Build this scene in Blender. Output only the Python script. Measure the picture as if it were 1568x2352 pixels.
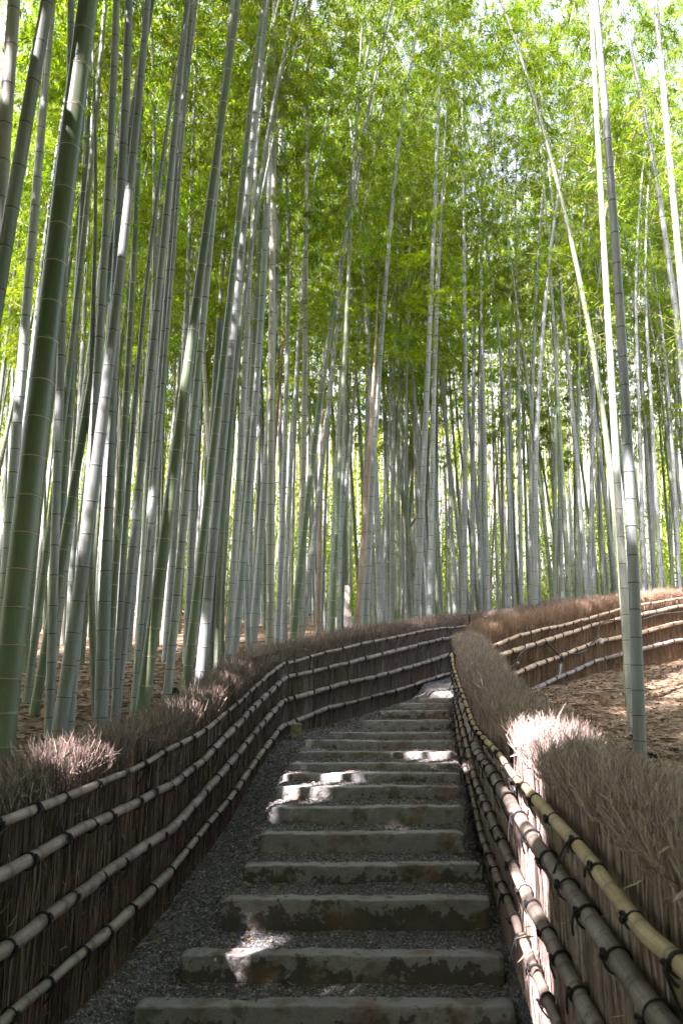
import bpy, math, random
import numpy as np
from mathutils import Vector, Matrix

for o in list(bpy.data.objects):
    bpy.data.objects.remove(o)
S = bpy.context.scene
COL = S.collection
R = math.radians
rng = np.random.default_rng(11)
random.seed(7)

# ---------------------------------------------------------------- camera, sky, sun, exposure
cam = bpy.data.objects.new("camera", bpy.data.cameras.new("camera"))
COL.objects.link(cam)
cam.location = (0, 0, 1.7)
cam.rotation_euler = (R(90 + 13.05), 0, 0)
cam.data.sensor_fit = 'VERTICAL'
cam.data.sensor_height = 36
cam.data.lens = 36 * 1830 / 2352
cam.data.clip_start = .05
cam.data.clip_end = 500
cam.data.dof.use_dof = True
cam.data.dof.focus_distance = 9.5
cam.data.dof.aperture_fstop = 5.0
S.camera = cam

SUN_EL = R(47)
SUN_AZ = math.atan2(-.66, -.75)          # clockwise from +Y: behind the viewer, to the left
SUN_DIR = Vector((math.sin(SUN_AZ) * math.cos(SUN_EL), math.cos(SUN_AZ) * math.cos(SUN_EL), math.sin(SUN_EL)))
W = bpy.data.worlds.new("World")
S.world = W
W.use_nodes = True
wn = W.node_tree
sky = wn.nodes.new("ShaderNodeTexSky")
sky.sky_type = 'NISHITA'
sky.sun_disc = False
sky.sun_elevation = SUN_EL
sky.sun_rotation = SUN_AZ
sky.air_density = 1.0
sky.dust_density = 5.0
whiten = wn.nodes.new("ShaderNodeHueSaturation")      # thin white haze over the blue
whiten.inputs["Saturation"].default_value = .6
wn.links.new(sky.outputs[0], whiten.inputs["Color"])
wn.links.new(whiten.outputs[0], wn.nodes["Background"].inputs[0])
wn.nodes["Background"].inputs[1].default_value = 0.14
sun = bpy.data.objects.new("sun", bpy.data.lights.new("sun", 'SUN'))
COL.objects.link(sun)
sun.data.energy = 4.5
sun.data.angle = R(.53)
sun.data.color = (1, .95, .87)
sun.rotation_euler = SUN_DIR.to_track_quat('Z', 'Y').to_euler()
vs = S.view_settings
vs.view_transform = 'Standard'
vs.look = 'None'
vs.gamma = 1
vs.exposure = 3.42
vs.use_white_balance = True            # the camera's own balance under green light
vs.white_balance_temperature = 6200
vs.white_balance_tint = 24
S.cycles.max_bounces = 8
S.cycles.diffuse_bounces = 5
S.cycles.glossy_bounces = 2
S.cycles.transmission_bounces = 6
S.cycles.use_denoising = True


# ---------------------------------------------------------------- helpers
def tag(o, label=None, cat=None, group=None, kind=None):
    if label: o['label'] = label
    if cat: o['category'] = cat
    if group: o['group'] = group
    if kind: o['kind'] = kind
    return o


def empty(name, loc, label=None, cat=None, group=None):
    o = bpy.data.objects.new(name, None)
    o.empty_display_size = .1
    o.location = loc
    COL.objects.link(o)
    return tag(o, label, cat, group)


class MB:
    """collects quads / triangles as numpy blocks and links them as one mesh object"""
    def __init__(self):
        self.v, self.f, self.m, self.uv, self.t, self.n = [], [], [], [], [], 0

    def add(self, v, f, mat=0, uv=None, tint=None):
        v = np.asarray(v, float).reshape(-1, 3)
        f = np.asarray(f, int)
        self.v.append(v)
        self.f.append(f + self.n)
        self.m.append(np.full(len(f), mat) if np.isscalar(mat) else np.asarray(mat))
        self.uv.append(np.zeros((f.size, 2)) if uv is None else np.asarray(uv, float).reshape(-1, 2))
        self.t.append(np.full(len(v), .5) if tint is None else np.asarray(tint, float))
        self.n += len(v)

    def mesh(self, name, mats, smooth=False):
        me = bpy.data.meshes.new(name)
        v = np.concatenate(self.v)
        me.vertices.add(len(v))
        me.vertices.foreach_set("co", v.ravel())
        loops = np.concatenate([f.ravel() for f in self.f])
        tot = np.concatenate([np.full(len(f), f.shape[1]) for f in self.f])
        start = np.concatenate([[0], np.cumsum(tot)[:-1]])
        me.loops.add(len(loops))
        me.loops.foreach_set("vertex_index", loops)
        me.polygons.add(len(tot))
        me.polygons.foreach_set("loop_start", start)
        me.polygons.foreach_set("loop_total", tot)
        me.polygons.foreach_set("material_index", np.concatenate(self.m))
        me.polygons.foreach_set("use_smooth", np.full(len(tot), smooth))
        uv = me.uv_layers.new(name="uv")
        uv.data.foreach_set("uv", np.concatenate(self.uv).ravel())
        a = me.attributes.new("tint", 'FLOAT', 'POINT')
        a.data.foreach_set("value", np.concatenate(self.t))
        for m in (mats if isinstance(mats, (list, tuple)) else [mats]):
            me.materials.append(m)
        me.update(calc_edges=True)
        me.validate()
        return me

    def build(self, name, mats, parent=None, smooth=False, loc=None):
        return link(name, self.mesh(name, mats, smooth), parent, loc)


def link(name, me, parent=None, loc=None):
    o = bpy.data.objects.new(name, me)
    COL.objects.link(o)
    if parent: o.parent = parent
    if loc is not None: o.location = loc
    return o


def frames(P):
    """tangent and two normals along a polyline"""
    T = np.gradient(P, axis=0)
    T /= np.linalg.norm(T, axis=1)[:, None] + 1e-9
    ref = np.array([0, 1., 0]) if abs(T[len(T) // 2][2]) > .7 else np.array([0, 0, 1.])
    A = np.cross(T, ref)
    A /= np.linalg.norm(A, axis=1)[:, None] + 1e-9
    return T, A, np.cross(A, T)


def tube(mb, P, r, seg=8, mat=0, vv=None, tint=.5, cap=True):
    """a tube along the polyline P with a radius per point; vv: list of (v0, v1) per ring span for the node pattern"""
    P = np.asarray(P, float)
    n = len(P)
    r = np.full(n, r) if np.isscalar(r) else np.asarray(r)
    T, A, B = frames(P)
    a = np.linspace(0, 2 * np.pi, seg, endpoint=False)
    V = P[:, None] + r[:, None, None] * (np.cos(a)[None, :, None] * A[:, None] + np.sin(a)[None, :, None] * B[:, None])
    i = np.arange(n - 1)[:, None]
    j = np.arange(seg)[None]
    jn = (j + 1) % seg
    f = np.stack([i * seg + j, i * seg + jn, (i + 1) * seg + jn, (i + 1) * seg + j], -1).reshape(-1, 4)
    if vv is None:
        v0 = np.full(n - 1, .5); v1 = v0
    else:
        v0, v1 = np.asarray(vv[0]), np.asarray(vv[1])
    u0 = np.broadcast_to(j / seg, (n - 1, seg)); u1 = np.broadcast_to((j + 1) / seg, (n - 1, seg))
    v0 = np.broadcast_to(v0[:, None], (n - 1, seg)); v1 = np.broadcast_to(v1[:, None], (n - 1, seg))
    uv = np.stack([np.stack([u0, v0], -1), np.stack([u1, v0], -1), np.stack([u1, v1], -1), np.stack([u0, v1], -1)], 2)
    mb.add(V.reshape(-1, 3), f, mat, uv, np.full(n * seg, tint))
    if cap:
        for k, rev in ((0, True), (n - 1, False)):
            ring = V[k][::-1] if rev else V[k]
            mb.add(ring, [list(range(seg))], mat, None, np.full(seg, tint))


def sticks(mb, P0, P1, r0, r1, bend=None, tint=None, mat=0, segs=2):
    """many thin three-sided twigs at once"""
    N = len(P0)
    D = P1 - P0
    L = np.linalg.norm(D, axis=1)[:, None] + 1e-9
    D = D / L
    ref = np.where(np.abs(D[:, 2:3]) > .8, np.array([[1., 0, 0]]), np.array([[0, 0, 1.]]))
    A = np.cross(D, ref); A /= np.linalg.norm(A, axis=1)[:, None] + 1e-9
    B = np.cross(D, A)
    ph = rng.random(N) * 6.28
    rings = []
    for k in range(segs + 1):
        t = k / segs
        c = P0 + (P1 - P0) * t
        if bend is not None: c = c + bend * (4 * t * (1 - t) if segs > 1 else 0)
        rr = (r0 + (r1 - r0) * t)
        for q in range(3):
            an = ph + q * 2.0944
            rings.append(c + rr[:, None] * (np.cos(an)[:, None] * A + np.sin(an)[:, None] * B))
    V = np.stack(rings, 1)
    m = 3 * (segs + 1)
    f = []
    for k in range(segs):
        for q in range(3):
            qn = (q + 1) % 3
            f.append([k * 3 + q, k * 3 + qn, k * 3 + 3 + qn, k * 3 + 3 + q])
    F = (np.arange(N)[:, None, None] * m + np.array(f)[None]).reshape(-1, 4)
    tt = rng.random(N) if tint is None else tint
    mb.add(V.reshape(-1, 3), F, mat, None, np.repeat(tt, m))


def leaves(mb, C, D, Nrm, L, w, tint, mat=0):
    """many folded lance-shaped leaves: C base point, D direction, Nrm rough normal"""
    N = len(C)
    D = D / (np.linalg.norm(D, axis=1)[:, None] + 1e-9)
    A = np.cross(D, Nrm); A /= np.linalg.norm(A, axis=1)[:, None] + 1e-9
    U = np.cross(A, D)
    L = L[:, None]; w = w[:, None]
    mid = C + D * L * .4
    V = np.stack([C, mid + A * w + U * w * .3, C + D * L - U * L * .12, mid - A * w + U * w * .3], 1)
    F = np.arange(N * 4).reshape(N, 4)
    mb.add(V.reshape(-1, 3), F, mat, None, np.repeat(tint, 4))


def box(mb, c, s, rot=0., mat=0, tint=.5):
    x, y, z = np.array(s) / 2
    v = np.array([[-x, -y, -z], [x, -y, -z], [x, y, -z], [-x, y, -z], [-x, -y, z], [x, -y, z], [x, y, z], [-x, y, z]])
    ca, sa = math.cos(rot), math.sin(rot)
    v = v @ np.array([[ca, sa, 0], [-sa, ca, 0], [0, 0, 1]]) + np.array(c)
    mb.add(v, [[0, 3, 2, 1], [4, 5, 6, 7], [0, 1, 5, 4], [1, 2, 6, 5], [2, 3, 7, 6], [3, 0, 4, 7]], mat, None, np.full(8, tint))


def vnoise(p, seed=0):
    """cheap smooth value noise, p: (N,k)"""
    p = np.atleast_2d(p)
    o = np.zeros(len(p))
    r = np.random.default_rng(seed)
    for k in range(10):
        w = r.normal(size=p.shape[1]) * (1 + k * .45)
        o += np.sin(p @ w + r.random() * 6.28) / (1 + k * .35)
    return o / 3.0


def fbm(p, s, seed=0):
    return vnoise(p * s, seed) + .5 * vnoise(p * s * 2.3, seed + 1) + .25 * vnoise(p * s * 5.1, seed + 2)


# ---------------------------------------------------------------- materials
class NT:
    def __init__(self, name):
        self.m = bpy.data.materials.new(name)
        self.m.use_nodes = True
        self.t = self.m.node_tree
        self.b = self.t.nodes["Principled BSDF"]
        self.out = self.t.nodes["Material Output"]

    def n(self, ty, **kw):
        x = self.t.nodes.new("ShaderNode" + ty)
        for k, v in kw.items():
            if k in x.inputs.keys() if hasattr(x.inputs, 'keys') else False:
                pass
            setattr(x, k, v)
        return x

    def l(self, a, b):
        self.t.links.new(a, b)

    def noise(self, scale, detail=3, vec=None, rough=.55, sx=None):
        x = self.n("TexNoise")
        x.inputs["Scale"].default_value = scale
        x.inputs["Detail"].default_value = detail
        x.inputs["Roughness"].default_value = rough
        if vec is not None:
            if sx is not None:
                mp = self.n("Mapping")
                mp.inputs["Scale"].default_value = sx
                self.l(vec, mp.inputs[0]); vec = mp.outputs[0]
            self.l(vec, x.inputs["Vector"])
        return x.outputs["Fac"]

    def ramp(self, fac, stops):
        x = self.n("ValToRGB")
        e = x.color_ramp.elements
        while len(e) < len(stops): e.new(.5)
        for q, (p, c) in zip(e, stops):
            q.position = p
            q.color = (*c, 1) if len(c) == 3 else c
        self.l(fac, x.inputs[0])
        return x.outputs[0]

    def mix(self, fac, a, b, mode='MIX'):
        x = self.n("Mix", data_type='RGBA', blend_type=mode)
        for s, v in ((x.inputs[0], fac), (x.inputs[6], a), (x.inputs[7], b)):
            if isinstance(v, (int, float)): s.default_value = v
            elif isinstance(v, tuple): s.default_value = (*v, 1)
            else: self.l(v, s)
        return x.outputs[2]

    def math(self, op, a, b=0., c=0.):
        x = self.n("Math", operation=op)
        for s, v in zip(x.inputs, (a, b, c)):
            if isinstance(v, (int, float)): s.default_value = v
            else: self.l(v, s)
        return x.outputs[0]

    def step(self, v, a, b):
        x = self.n("MapRange", interpolation_type='SMOOTHSTEP')
        self.l(v, x.inputs[0])
        x.inputs[1].default_value = a
        x.inputs[2].default_value = b
        return x.outputs[0]

    def obj(self):
        return self.n("TexCoord").outputs["Object"]

    def geo(self):
        return self.n("NewGeometry").outputs["Position"]

    def rand(self):
        return self.n("ObjectInfo").outputs["Random"]

    def tint(self):
        a = self.n("Attribute")
        a.attribute_name = "tint"
        return a.outputs["Fac"]

    def bump(self, h, dist=.01, strength=.6):
        x = self.n("Bump")
        x.inputs["Distance"].default_value = dist
        x.inputs["Strength"].default_value = strength
        self.l(h, x.inputs["Height"])
        self.l(x.outputs[0], self.b.inputs["Normal"])

    def fin(self, col, rough=.6, spec=.3):
        if isinstance(col, tuple): self.b.inputs["Base Color"].default_value = (*col, 1)
        else: self.l(col, self.b.inputs["Base Color"])
        if isinstance(rough, (int, float)): self.b.inputs["Roughness"].default_value = rough
        else: self.l(rough, self.b.inputs["Roughness"])
        self.b.inputs["Specular IOR Level"].default_value = spec
        return self.m


def culm_mat(name, c1, c2, bloom, line, ring, pale_ring, rough=.42):
    """bamboo culm: waxy skin with streaks, a dark line at each node and a pale band under it (pattern in the culm's own UV)"""
    k = NT(name)
    o = k.obj()
    uv = k.n("UVMap").outputs[0]
    sep = k.n("SeparateXYZ"); k.l(uv, sep.inputs[0]); v = sep.outputs[1]
    big = k.noise(1.0, 4, o, sx=(6, 6, 1.3))
    streak = k.noise(1.0, 4, o, sx=(60, 60, 2.2))
    c = k.mix(k.step(big, .35, .68), c1, c2)
    c = k.mix(k.math('MULTIPLY', k.step(streak, .48, .75), .45), c, bloom)
    br = k.math('ADD', k.math('MULTIPLY', k.rand(), .5), .75)
    cb = k.n("Mix", data_type='RGBA', blend_type='MULTIPLY')
    cb.inputs[0].default_value = 1
    comb = k.n("CombineColor")
    for s in comb.inputs: k.l(br, s)
    k.l(c, cb.inputs[6]); k.l(comb.outputs[0], cb.inputs[7])
    c = cb.outputs[2]
    # bloom under the node
    c = k.mix(k.math('MULTIPLY', k.step(v, .90, .968), pale_ring), c, bloom)
    spots = k.noise(1.0, 2, o, sx=(40, 40, 30))
    c = k.mix(k.math('MULTIPLY', k.step(spots, .66, .74), .5), c, line)
    top = k.math('MAXIMUM', k.step(v, .958, .972), k.math('SUBTRACT', 1., k.step(v, .004, .012)))
    c = k.mix(k.math('MULTIPLY', top, .9), c, ring)
    drk = k.math('MAXIMUM', k.step(v, .981, .988), k.math('SUBTRACT', 1., k.step(v, .004, .010)))
    c = k.mix(drk, c, line)
    k.bump(k.noise(1.0, 4, o, sx=(90, 90, 4)), .0008, .35)
    return k.fin(c, rough, .35)


M = {}
M['g'] = culm_mat('culm_grey', (.150, .165, .155), (.215, .225, .215), (.36, .365, .365), (.035, .03, .025), (.12, .115, .10), .2, .5)
M['n'] = culm_mat('culm_green', (.082, .110, .062), (.132, .154, .098), (.15, .19, .11), (.10, .06, .045), (.44, .39, .33), .10, .4)
M['d'] = culm_mat('culm_olive', (.070, .090, .055), (.130, .150, .105), (.22, .24, .19), (.03, .025, .02), (.15, .14, .11), .2, .5)
M['a'] = culm_mat('culm_tan_grey', (.19, .195, .150), (.27, .26, .205), (.36, .36, .31), (.04, .03, .02), (.16, .13, .10), .2, .5)
M['t'] = culm_mat('culm_dead_straw', (.17, .125, .09), (.23, .175, .13), (.27, .22, .17), (.11, .06, .04), (.26, .17, .11), .1, .6)
M['o'] = culm_mat('culm_dead_orange', (.22, .135, .07), (.27, .175, .095), (.29, .21, .14), (.12, .06, .03), (.26, .15, .08), .1, .6)
M['w'] = culm_mat('culm_sunlit', (.27, .29, .25), (.38, .39, .36), (.52, .53, .50), (.07, .05, .04), (.24, .20, .18), .3, .5)  # paler skin for sun-struck culms; the sunlight is put into the colour
M['x'] = culm_mat('culm_slate', (.105, .118, .116), (.145, .156, .155), (.20, .21, .21), (.02, .02, .02), (.07, .07, .07), .2, .5)


def leaf_mat(name, lo, hi, tr=.58, gloss=.02):
    k = NT(name)
    t = k.tint()
    c = k.mix(t, lo, hi)
    hsv = k.n("HueSaturation")
    k.l(k.math('ADD', .475, k.math('MULTIPLY', k.rand(), .04)), hsv.inputs[0])
    k.l(k.math('ADD', .8, k.math('MULTIPLY', k.rand(), .4)), hsv.inputs[2])
    k.l(c, hsv.inputs[4])
    dif = k.n("BsdfDiffuse"); k.l(hsv.outputs[0], dif.inputs[0])
    trn = k.n("BsdfTranslucent")
    tc = k.mix(1., hsv.outputs[0], (2.2, 2.45, .3), 'MULTIPLY')
    k.l(tc, trn.inputs[0])
    ms = k.n("MixShader"); ms.inputs[0].default_value = tr
    k.l(dif.outputs[0], ms.inputs[1]); k.l(trn.outputs[0], ms.inputs[2])
    gl = k.n("BsdfGlossy"); gl.inputs["Roughness"].default_value = .45
    gl.inputs[0].default_value = (.6, .65, .6, 1)
    m2 = k.n("MixShader"); m2.inputs[0].default_value = gloss
    k.l(ms.outputs[0], m2.inputs[1]); k.l(gl.outputs[0], m2.inputs[2])
    k.l(m2.outputs[0], k.out.inputs[0])
    return k.m


M['leaf'] = leaf_mat('bamboo_leaf', (.036, .076, .003), (.158, .203, .005))
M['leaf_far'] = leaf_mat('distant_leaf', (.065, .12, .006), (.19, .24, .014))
M['leaf_bush'] = leaf_mat('bush_leaf', (.05, .09, .02), (.16, .20, .04))


def simple(name, c1, c2, scale=20, rough=.7, bump=0., sx=None, spec=.25):
    k = NT(name)
    o = k.obj()
    n = k.noise(scale, 5, o, sx=sx)
    c = k.mix(k.step(n, .3, .7), c1, c2)
    if bump: k.bump(n, bump, .7)
    return k.fin(c, rough, spec)


M['branch'] = simple('bamboo_twig', (.14, .16, .05), (.24, .22, .09), 9)
M['rope'] = simple('black_rope', (.008, .008, .009), (.025, .023, .022), 180, .8, .002)
M['black'] = simple('black_metal', (.012, .012, .013), (.03, .03, .03), 30, .5)
M['bark'] = simple('brown_bark', (.11, .09, .065), (.22, .175, .13), 3, .9, .03, (9, 9, 1.5))
M['charred'] = simple('charred_wood', (.012, .010, .010), (.035, .03, .028), 20, .8, .004)
M['white'] = simple('pale_plastic', (.24, .235, .23), (.34, .335, .33), 20, .5)
M['tagm'] = simple('grey_slate', (.15, .17, .18), (.22, .24, .25), 20, .5)
M['stump'] = simple('stump_wood', (.10, .06, .035), (.26, .17, .10), 14, .9, .006)
M['polew'] = simple('brown_poles', (.12, .075, .04), (.24, .16, .09), 3, .8, .004, (2, 20, 20))
M['mosspost'] = simple('mossy_stone', (.10, .09, .05), (.24, .21, .13), 18, .9, .008)
M['lantern'] = simple('pale_granite', (.25, .23, .20), (.40, .37, .33), 25, .9, .006)


def twig_mat(name, stops, rough=.85):
    k = NT(name)
    c = k.ramp(k.tint(), stops)
    n = k.noise(40, 3, k.obj())
    c = k.mix(k.math('MULTIPLY', n, .5), c, (.05, .035, .028))
    return k.fin(c, rough, .2)


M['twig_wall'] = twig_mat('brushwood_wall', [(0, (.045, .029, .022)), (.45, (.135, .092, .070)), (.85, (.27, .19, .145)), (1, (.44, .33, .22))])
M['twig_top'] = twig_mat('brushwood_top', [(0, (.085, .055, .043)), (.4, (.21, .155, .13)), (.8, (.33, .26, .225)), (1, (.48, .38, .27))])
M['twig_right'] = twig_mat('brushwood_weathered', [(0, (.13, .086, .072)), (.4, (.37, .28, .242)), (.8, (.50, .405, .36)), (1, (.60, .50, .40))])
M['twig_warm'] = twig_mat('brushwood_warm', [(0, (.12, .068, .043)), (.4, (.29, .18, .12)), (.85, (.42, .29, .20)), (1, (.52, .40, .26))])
M['litter'] = twig_mat('leaf_litter', [(0, (.10, .062, .036)), (.5, (.22, .155, .095)), (.85, (.33, .25, .165)), (1, (.43, .36, .26))])


def rail_mat(name, c1, c2, dirt, amount):
    k = NT(name)
    o = k.geo()
    uv = k.n("UVMap").outputs[0]
    sep = k.n("SeparateXYZ"); k.l(uv, sep.inputs[0]); v = sep.outputs[1]
    c = k.mix(k.step(k.noise(3.5, 4, o), .35, .65), c1, c2)
    c = k.mix(k.math('MULTIPLY', k.step(k.noise(11, 5, o, .7), .52, .68), amount), c, dirt)
    c = k.mix(k.math('MULTIPLY', k.step(k.noise(60, 4, o), .5, .75), .35), c, dirt)
    ob = k.obj()
    st_ = k.n("TexNoise"); st_.inputs["Scale"].default_value = 1.; st_.inputs["Detail"].default_value = 4
    mpv = k.n("CombineXYZ"); k.l(k.math('MULTIPLY', sep.outputs[0], 26), mpv.inputs[0])
    so = k.n("SeparateXYZ"); k.l(ob, so.inputs[0]); k.l(k.math('MULTIPLY', so.outputs[1], 2.4), mpv.inputs[1])
    k.l(mpv.outputs[0], st_.inputs["Vector"])
    c = k.mix(k.math('MULTIPLY', k.step(st_.outputs["Fac"], .52, .64), .45), c, dirt)
    c = k.mix(k.math('MULTIPLY', k.math('ADD', k.step(v, .8, .97), k.math('SUBTRACT', 1., k.step(v, .02, .14))), .35), c, dirt)
    top = k.math('MAXIMUM', k.step(v, .955, .985), k.math('SUBTRACT', 1., k.step(v, .006, .03)))
    c = k.mix(k.math('MULTIPLY', top, .6), c, dirt)
    k.bump(k.noise(70, 4, o), .002, .4)
    return k.fin(c, .55, .3)


M['rail'] = rail_mat('weathered_bamboo', (.155, .122, .098), (.25, .20, .165), (.05, .038, .03), .85)
M['rail_yellow'] = rail_mat('yellow_bamboo', (.29, .215, .115), (.37, .285, .165), (.13, .09, .05), .55)
M['rail_tan'] = rail_mat('tan_bamboo', (.40, .27, .17), (.48, .36, .25), (.16, .10, .06), .4)
M['rail_green'] = rail_mat('mossy_bamboo', (.165, .145, .105), (.24, .21, .155), (.06, .055, .035), .8)

# rough stone: pale worn arris, dark damp stains and brown run-off with shapes of their own
k = NT('step_stone')
o = k.obj(); g = k.geo()
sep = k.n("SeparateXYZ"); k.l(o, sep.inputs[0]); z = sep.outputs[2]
fine = k.noise(70, 5, g)
c = k.mix(fine, (.150, .146, .141), (.265, .259, .249))
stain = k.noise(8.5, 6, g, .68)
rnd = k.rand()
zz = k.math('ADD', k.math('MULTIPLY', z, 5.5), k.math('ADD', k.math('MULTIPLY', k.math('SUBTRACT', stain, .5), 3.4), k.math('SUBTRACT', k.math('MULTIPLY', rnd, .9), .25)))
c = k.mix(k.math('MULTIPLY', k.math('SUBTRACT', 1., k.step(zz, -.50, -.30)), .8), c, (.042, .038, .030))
c = k.mix(k.math('MULTIPLY', k.step(k.noise(4.0, 5, g), .50, .64), .7), c, (.135, .088, .06))
c = k.mix(k.math('MULTIPLY', k.step(k.noise(5.5, 5, g), .56, .66), .6), c, (.06, .07, .03))
k.bump(k.math('ADD', fine, k.math('MULTIPLY', stain, 1.5)), .008, .7)
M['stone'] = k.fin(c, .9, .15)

k = NT('gravel_ground')
g = k.geo()
v1 = k.n("TexVoronoi"); v1.inputs["Scale"].default_value = 75; k.l(g, v1.inputs["Vector"])
sepc = k.n("SeparateColor"); k.l(v1.outputs["Color"], sepc.inputs[0])
c = k.ramp(sepc.outputs[0], [(0, (.035, .033, .032)), (.55, (.075, .072, .07)), (.9, (.14, .135, .13)), (1, (.25, .24, .23))])
c = k.mix(k.math('MULTIPLY', k.step(k.noise(2.5, 4, g), .5, .7), .5), c, (.06, .045, .03))
k.bump(k.math('SUBTRACT', 1., v1.outputs["Distance"]), .012, .8)
M['gravel'] = k.fin(c, .85, .25)
k = NT('pebble')
c = k.ramp(k.tint(), [(0, (.035, .034, .033)), (.6, (.085, .082, .08)), (.9, (.17, .165, .16)), (1, (.33, .315, .295))])
M['pebble'] = k.fin(c, .8, .3)

k = NT('forest_ground')
g = k.geo()
n1 = k.noise(1.1, 5, g); n2 = k.noise(26, 5, g); n3 = k.noise(90, 3, g, sx=(1, .35, 1))
c = k.mix(k.step(n1, .35, .7), (.135, .092, .060), (.21, .15, .10))
c = k.mix(k.math('MULTIPLY', k.step(n2, .5, .68), .6), c, (.10, .065, .04))
c = k.mix(k.math('MULTIPLY', k.step(n3, .55, .75), .5), c, (.42, .34, .22))
k.bump(k.math('ADD', n2, n3), .03, .8)
M['soil'] = k.fin(c, .95, .1)

# ---------------------------------------------------------------- surveyed lines of the place (metres)
# fence rows: x, y of the rail line, then heights of foot, four rails from low to high, and brush top
FL = [(-1.6, 0.3, 0.02, 0.3, 0.6, 0.92, 1.15, 1.32), (-1.55, 2.6, 0.04, 0.32, 0.62, 0.94, 1.17, 1.32),
      (-1.494, 3.8, 0.052, 0.334, 0.632, 0.948, 1.181, 1.32), (-1.465, 4.1, 0.052, 0.347, 0.657, 0.973, 1.192, 1.355),
      (-1.429, 4.45, 0.055, 0.362, 0.685, 1.004, 1.205, 1.405), (-1.383, 4.9, 0.06, 0.384, 0.708, 1.026, 1.23, 1.45),
      (-1.313, 5.4, 0.105, 0.432, 0.75, 1.061, 1.273, 1.48), (-1.231, 6.05, 0.21, 0.501, 0.783, 1.108, 1.353, 1.54),
      (-1.163, 6.9, 0.343, 0.615, 0.908, 1.208, 1.437, 1.677), (-1.046, 7.85, 0.522, 0.807, 1.135, 1.421, 1.62, 1.905),
      (-0.934, 9.1, 0.826, 1.074, 1.371, 1.658, 1.857, 2.15), (-0.778, 10.15, 1.168, 1.32, 1.627, 1.894, 2.072, 2.28),
      (-0.72, 10.42, 1.221, 1.353, 1.663, 1.945, 2.131, 2.305)]
FC = [(-0.72, 10.4, 1.221, 1.353, 1.663, 1.945, 2.131, 2.319), (-0.46, 10.9, 1.26, 1.447, 1.739, 2.018, 2.22, 2.419),
      (-0.189, 11.4, 1.302, 1.548, 1.82, 2.094, 2.312, 2.523), (0.439, 12.4, 1.457, 1.689, 1.981, 2.292, 2.525, 2.767),
      (1.232, 13.8, 1.678, 1.903, 2.22, 2.549, 2.765, 2.946), (1.722, 14.8, 1.817, 2.043, 2.378, 2.712, 2.916, 3.094),
      (2.244, 15.9, 1.96, 2.194, 2.55, 2.881, 3.042, 3.263), (3.0, 16.4, 2.1, 2.35, 2.72, 3.06, 3.19, 3.42),
      (5.0, 17.3, 2.45, 2.7, 3.07, 3.41, 3.54, 3.77), (8.5, 19.4, 2.8, 3.1, 3.4, 3.7, 3.9, 4.15)]
FR = [(0.74, -0.6, -0.08, 0.25, 0.56, 0.9, 1.1, 1.36), (0.78, 1.0, -0.08, 0.26, 0.57, 0.91, 1.115, 1.37),
      (0.819, 2.2, -0.05, 0.273, 0.582, 0.922, 1.127, 1.379), (0.862, 2.85, -0.03, 0.319, 0.64, 0.97, 1.196, 1.41),
      (0.915, 3.82, 0.048, 0.421, 0.724, 1.053, 1.262, 1.459), (0.963, 4.45, 0.082, 0.459, 0.746, 1.098, 1.291, 1.514),
      (1.003, 5.06, 0.139, 0.522, 0.817, 1.166, 1.362, 1.61), (1.055, 5.75, 0.186, 0.549, 0.879, 1.22, 1.409, 1.68),
      (1.15, 6.8, 0.275, 0.614, 0.945, 1.252, 1.459, 1.81), (1.247, 7.8, 0.5, 0.776, 1.066, 1.414, 1.6, 1.96),
      (1.339, 8.9, 0.75, 0.985, 1.374, 1.659, 1.822, 2.16), (1.479, 10.3, 1.1, 1.26, 1.581, 1.864, 2.065, 2.4),
      (1.6, 11.4, 1.37, 1.5, 1.8, 2.08, 2.305, 2.6)]
FS = [(1.98, 11.42, 1.42, 1.54, 1.88, 2.21, 2.385, 2.71), (2.124, 11.5, 1.444, 1.563, 1.904, 2.238, 2.409, 2.728),
      (2.55, 12.0, 1.561, 1.702, 2.036, 2.365, 2.55, 2.842), (3.148, 12.8, 1.716, 1.889, 2.218, 2.544, 2.736, 3.008),
      (3.842, 13.8, 1.904, 2.096, 2.429, 2.756, 2.914, 3.236), (4.644, 14.8, 2.1, 2.347, 2.675, 3.01, 3.147, 3.441),
      (5.455, 15.4, 2.257, 2.534, 2.834, 3.194, 3.385, 3.578), (6.184, 15.9, 2.388, 2.675, 2.996, 3.345, 3.527, 3.724),
      (7.037, 16.5, 2.541, 2.84, 3.187, 3.527, 3.689, 3.903), (9.6, 18.3, 2.85, 3.15, 3.5, 3.83, 4.0, 4.21)]
# stone steps: front y, top z, left x, right x
ST = [(5.0, 0, -1.17, .98), (5.35, .16, -.98, .99), (5.85, .36, -.80, 1.0), (6.3, .49, -.72, 1.03), (6.75, .64, -.64, .97),
      (7.2, .78, -.59, 1.04), (7.65, .90, -.60, 1.09), (8.05, .98, -.56, 1.14), (8.45, 1.04, -.53, 1.18), (8.95, 1.12, -.47, 1.22),
      (9.45, 1.21, -.42, 1.28), (9.9, 1.28, -.14, 1.33), (10.4, 1.41, .25, 1.37), (10.9, 1.52, .51, 1.43),
      (11.4, 1.61, .81, 1.49), (11.85, 1.68, 1.14, 1.75), (12.4, 1.77, 1.41, 2.1)]
SDEP = .17


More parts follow.
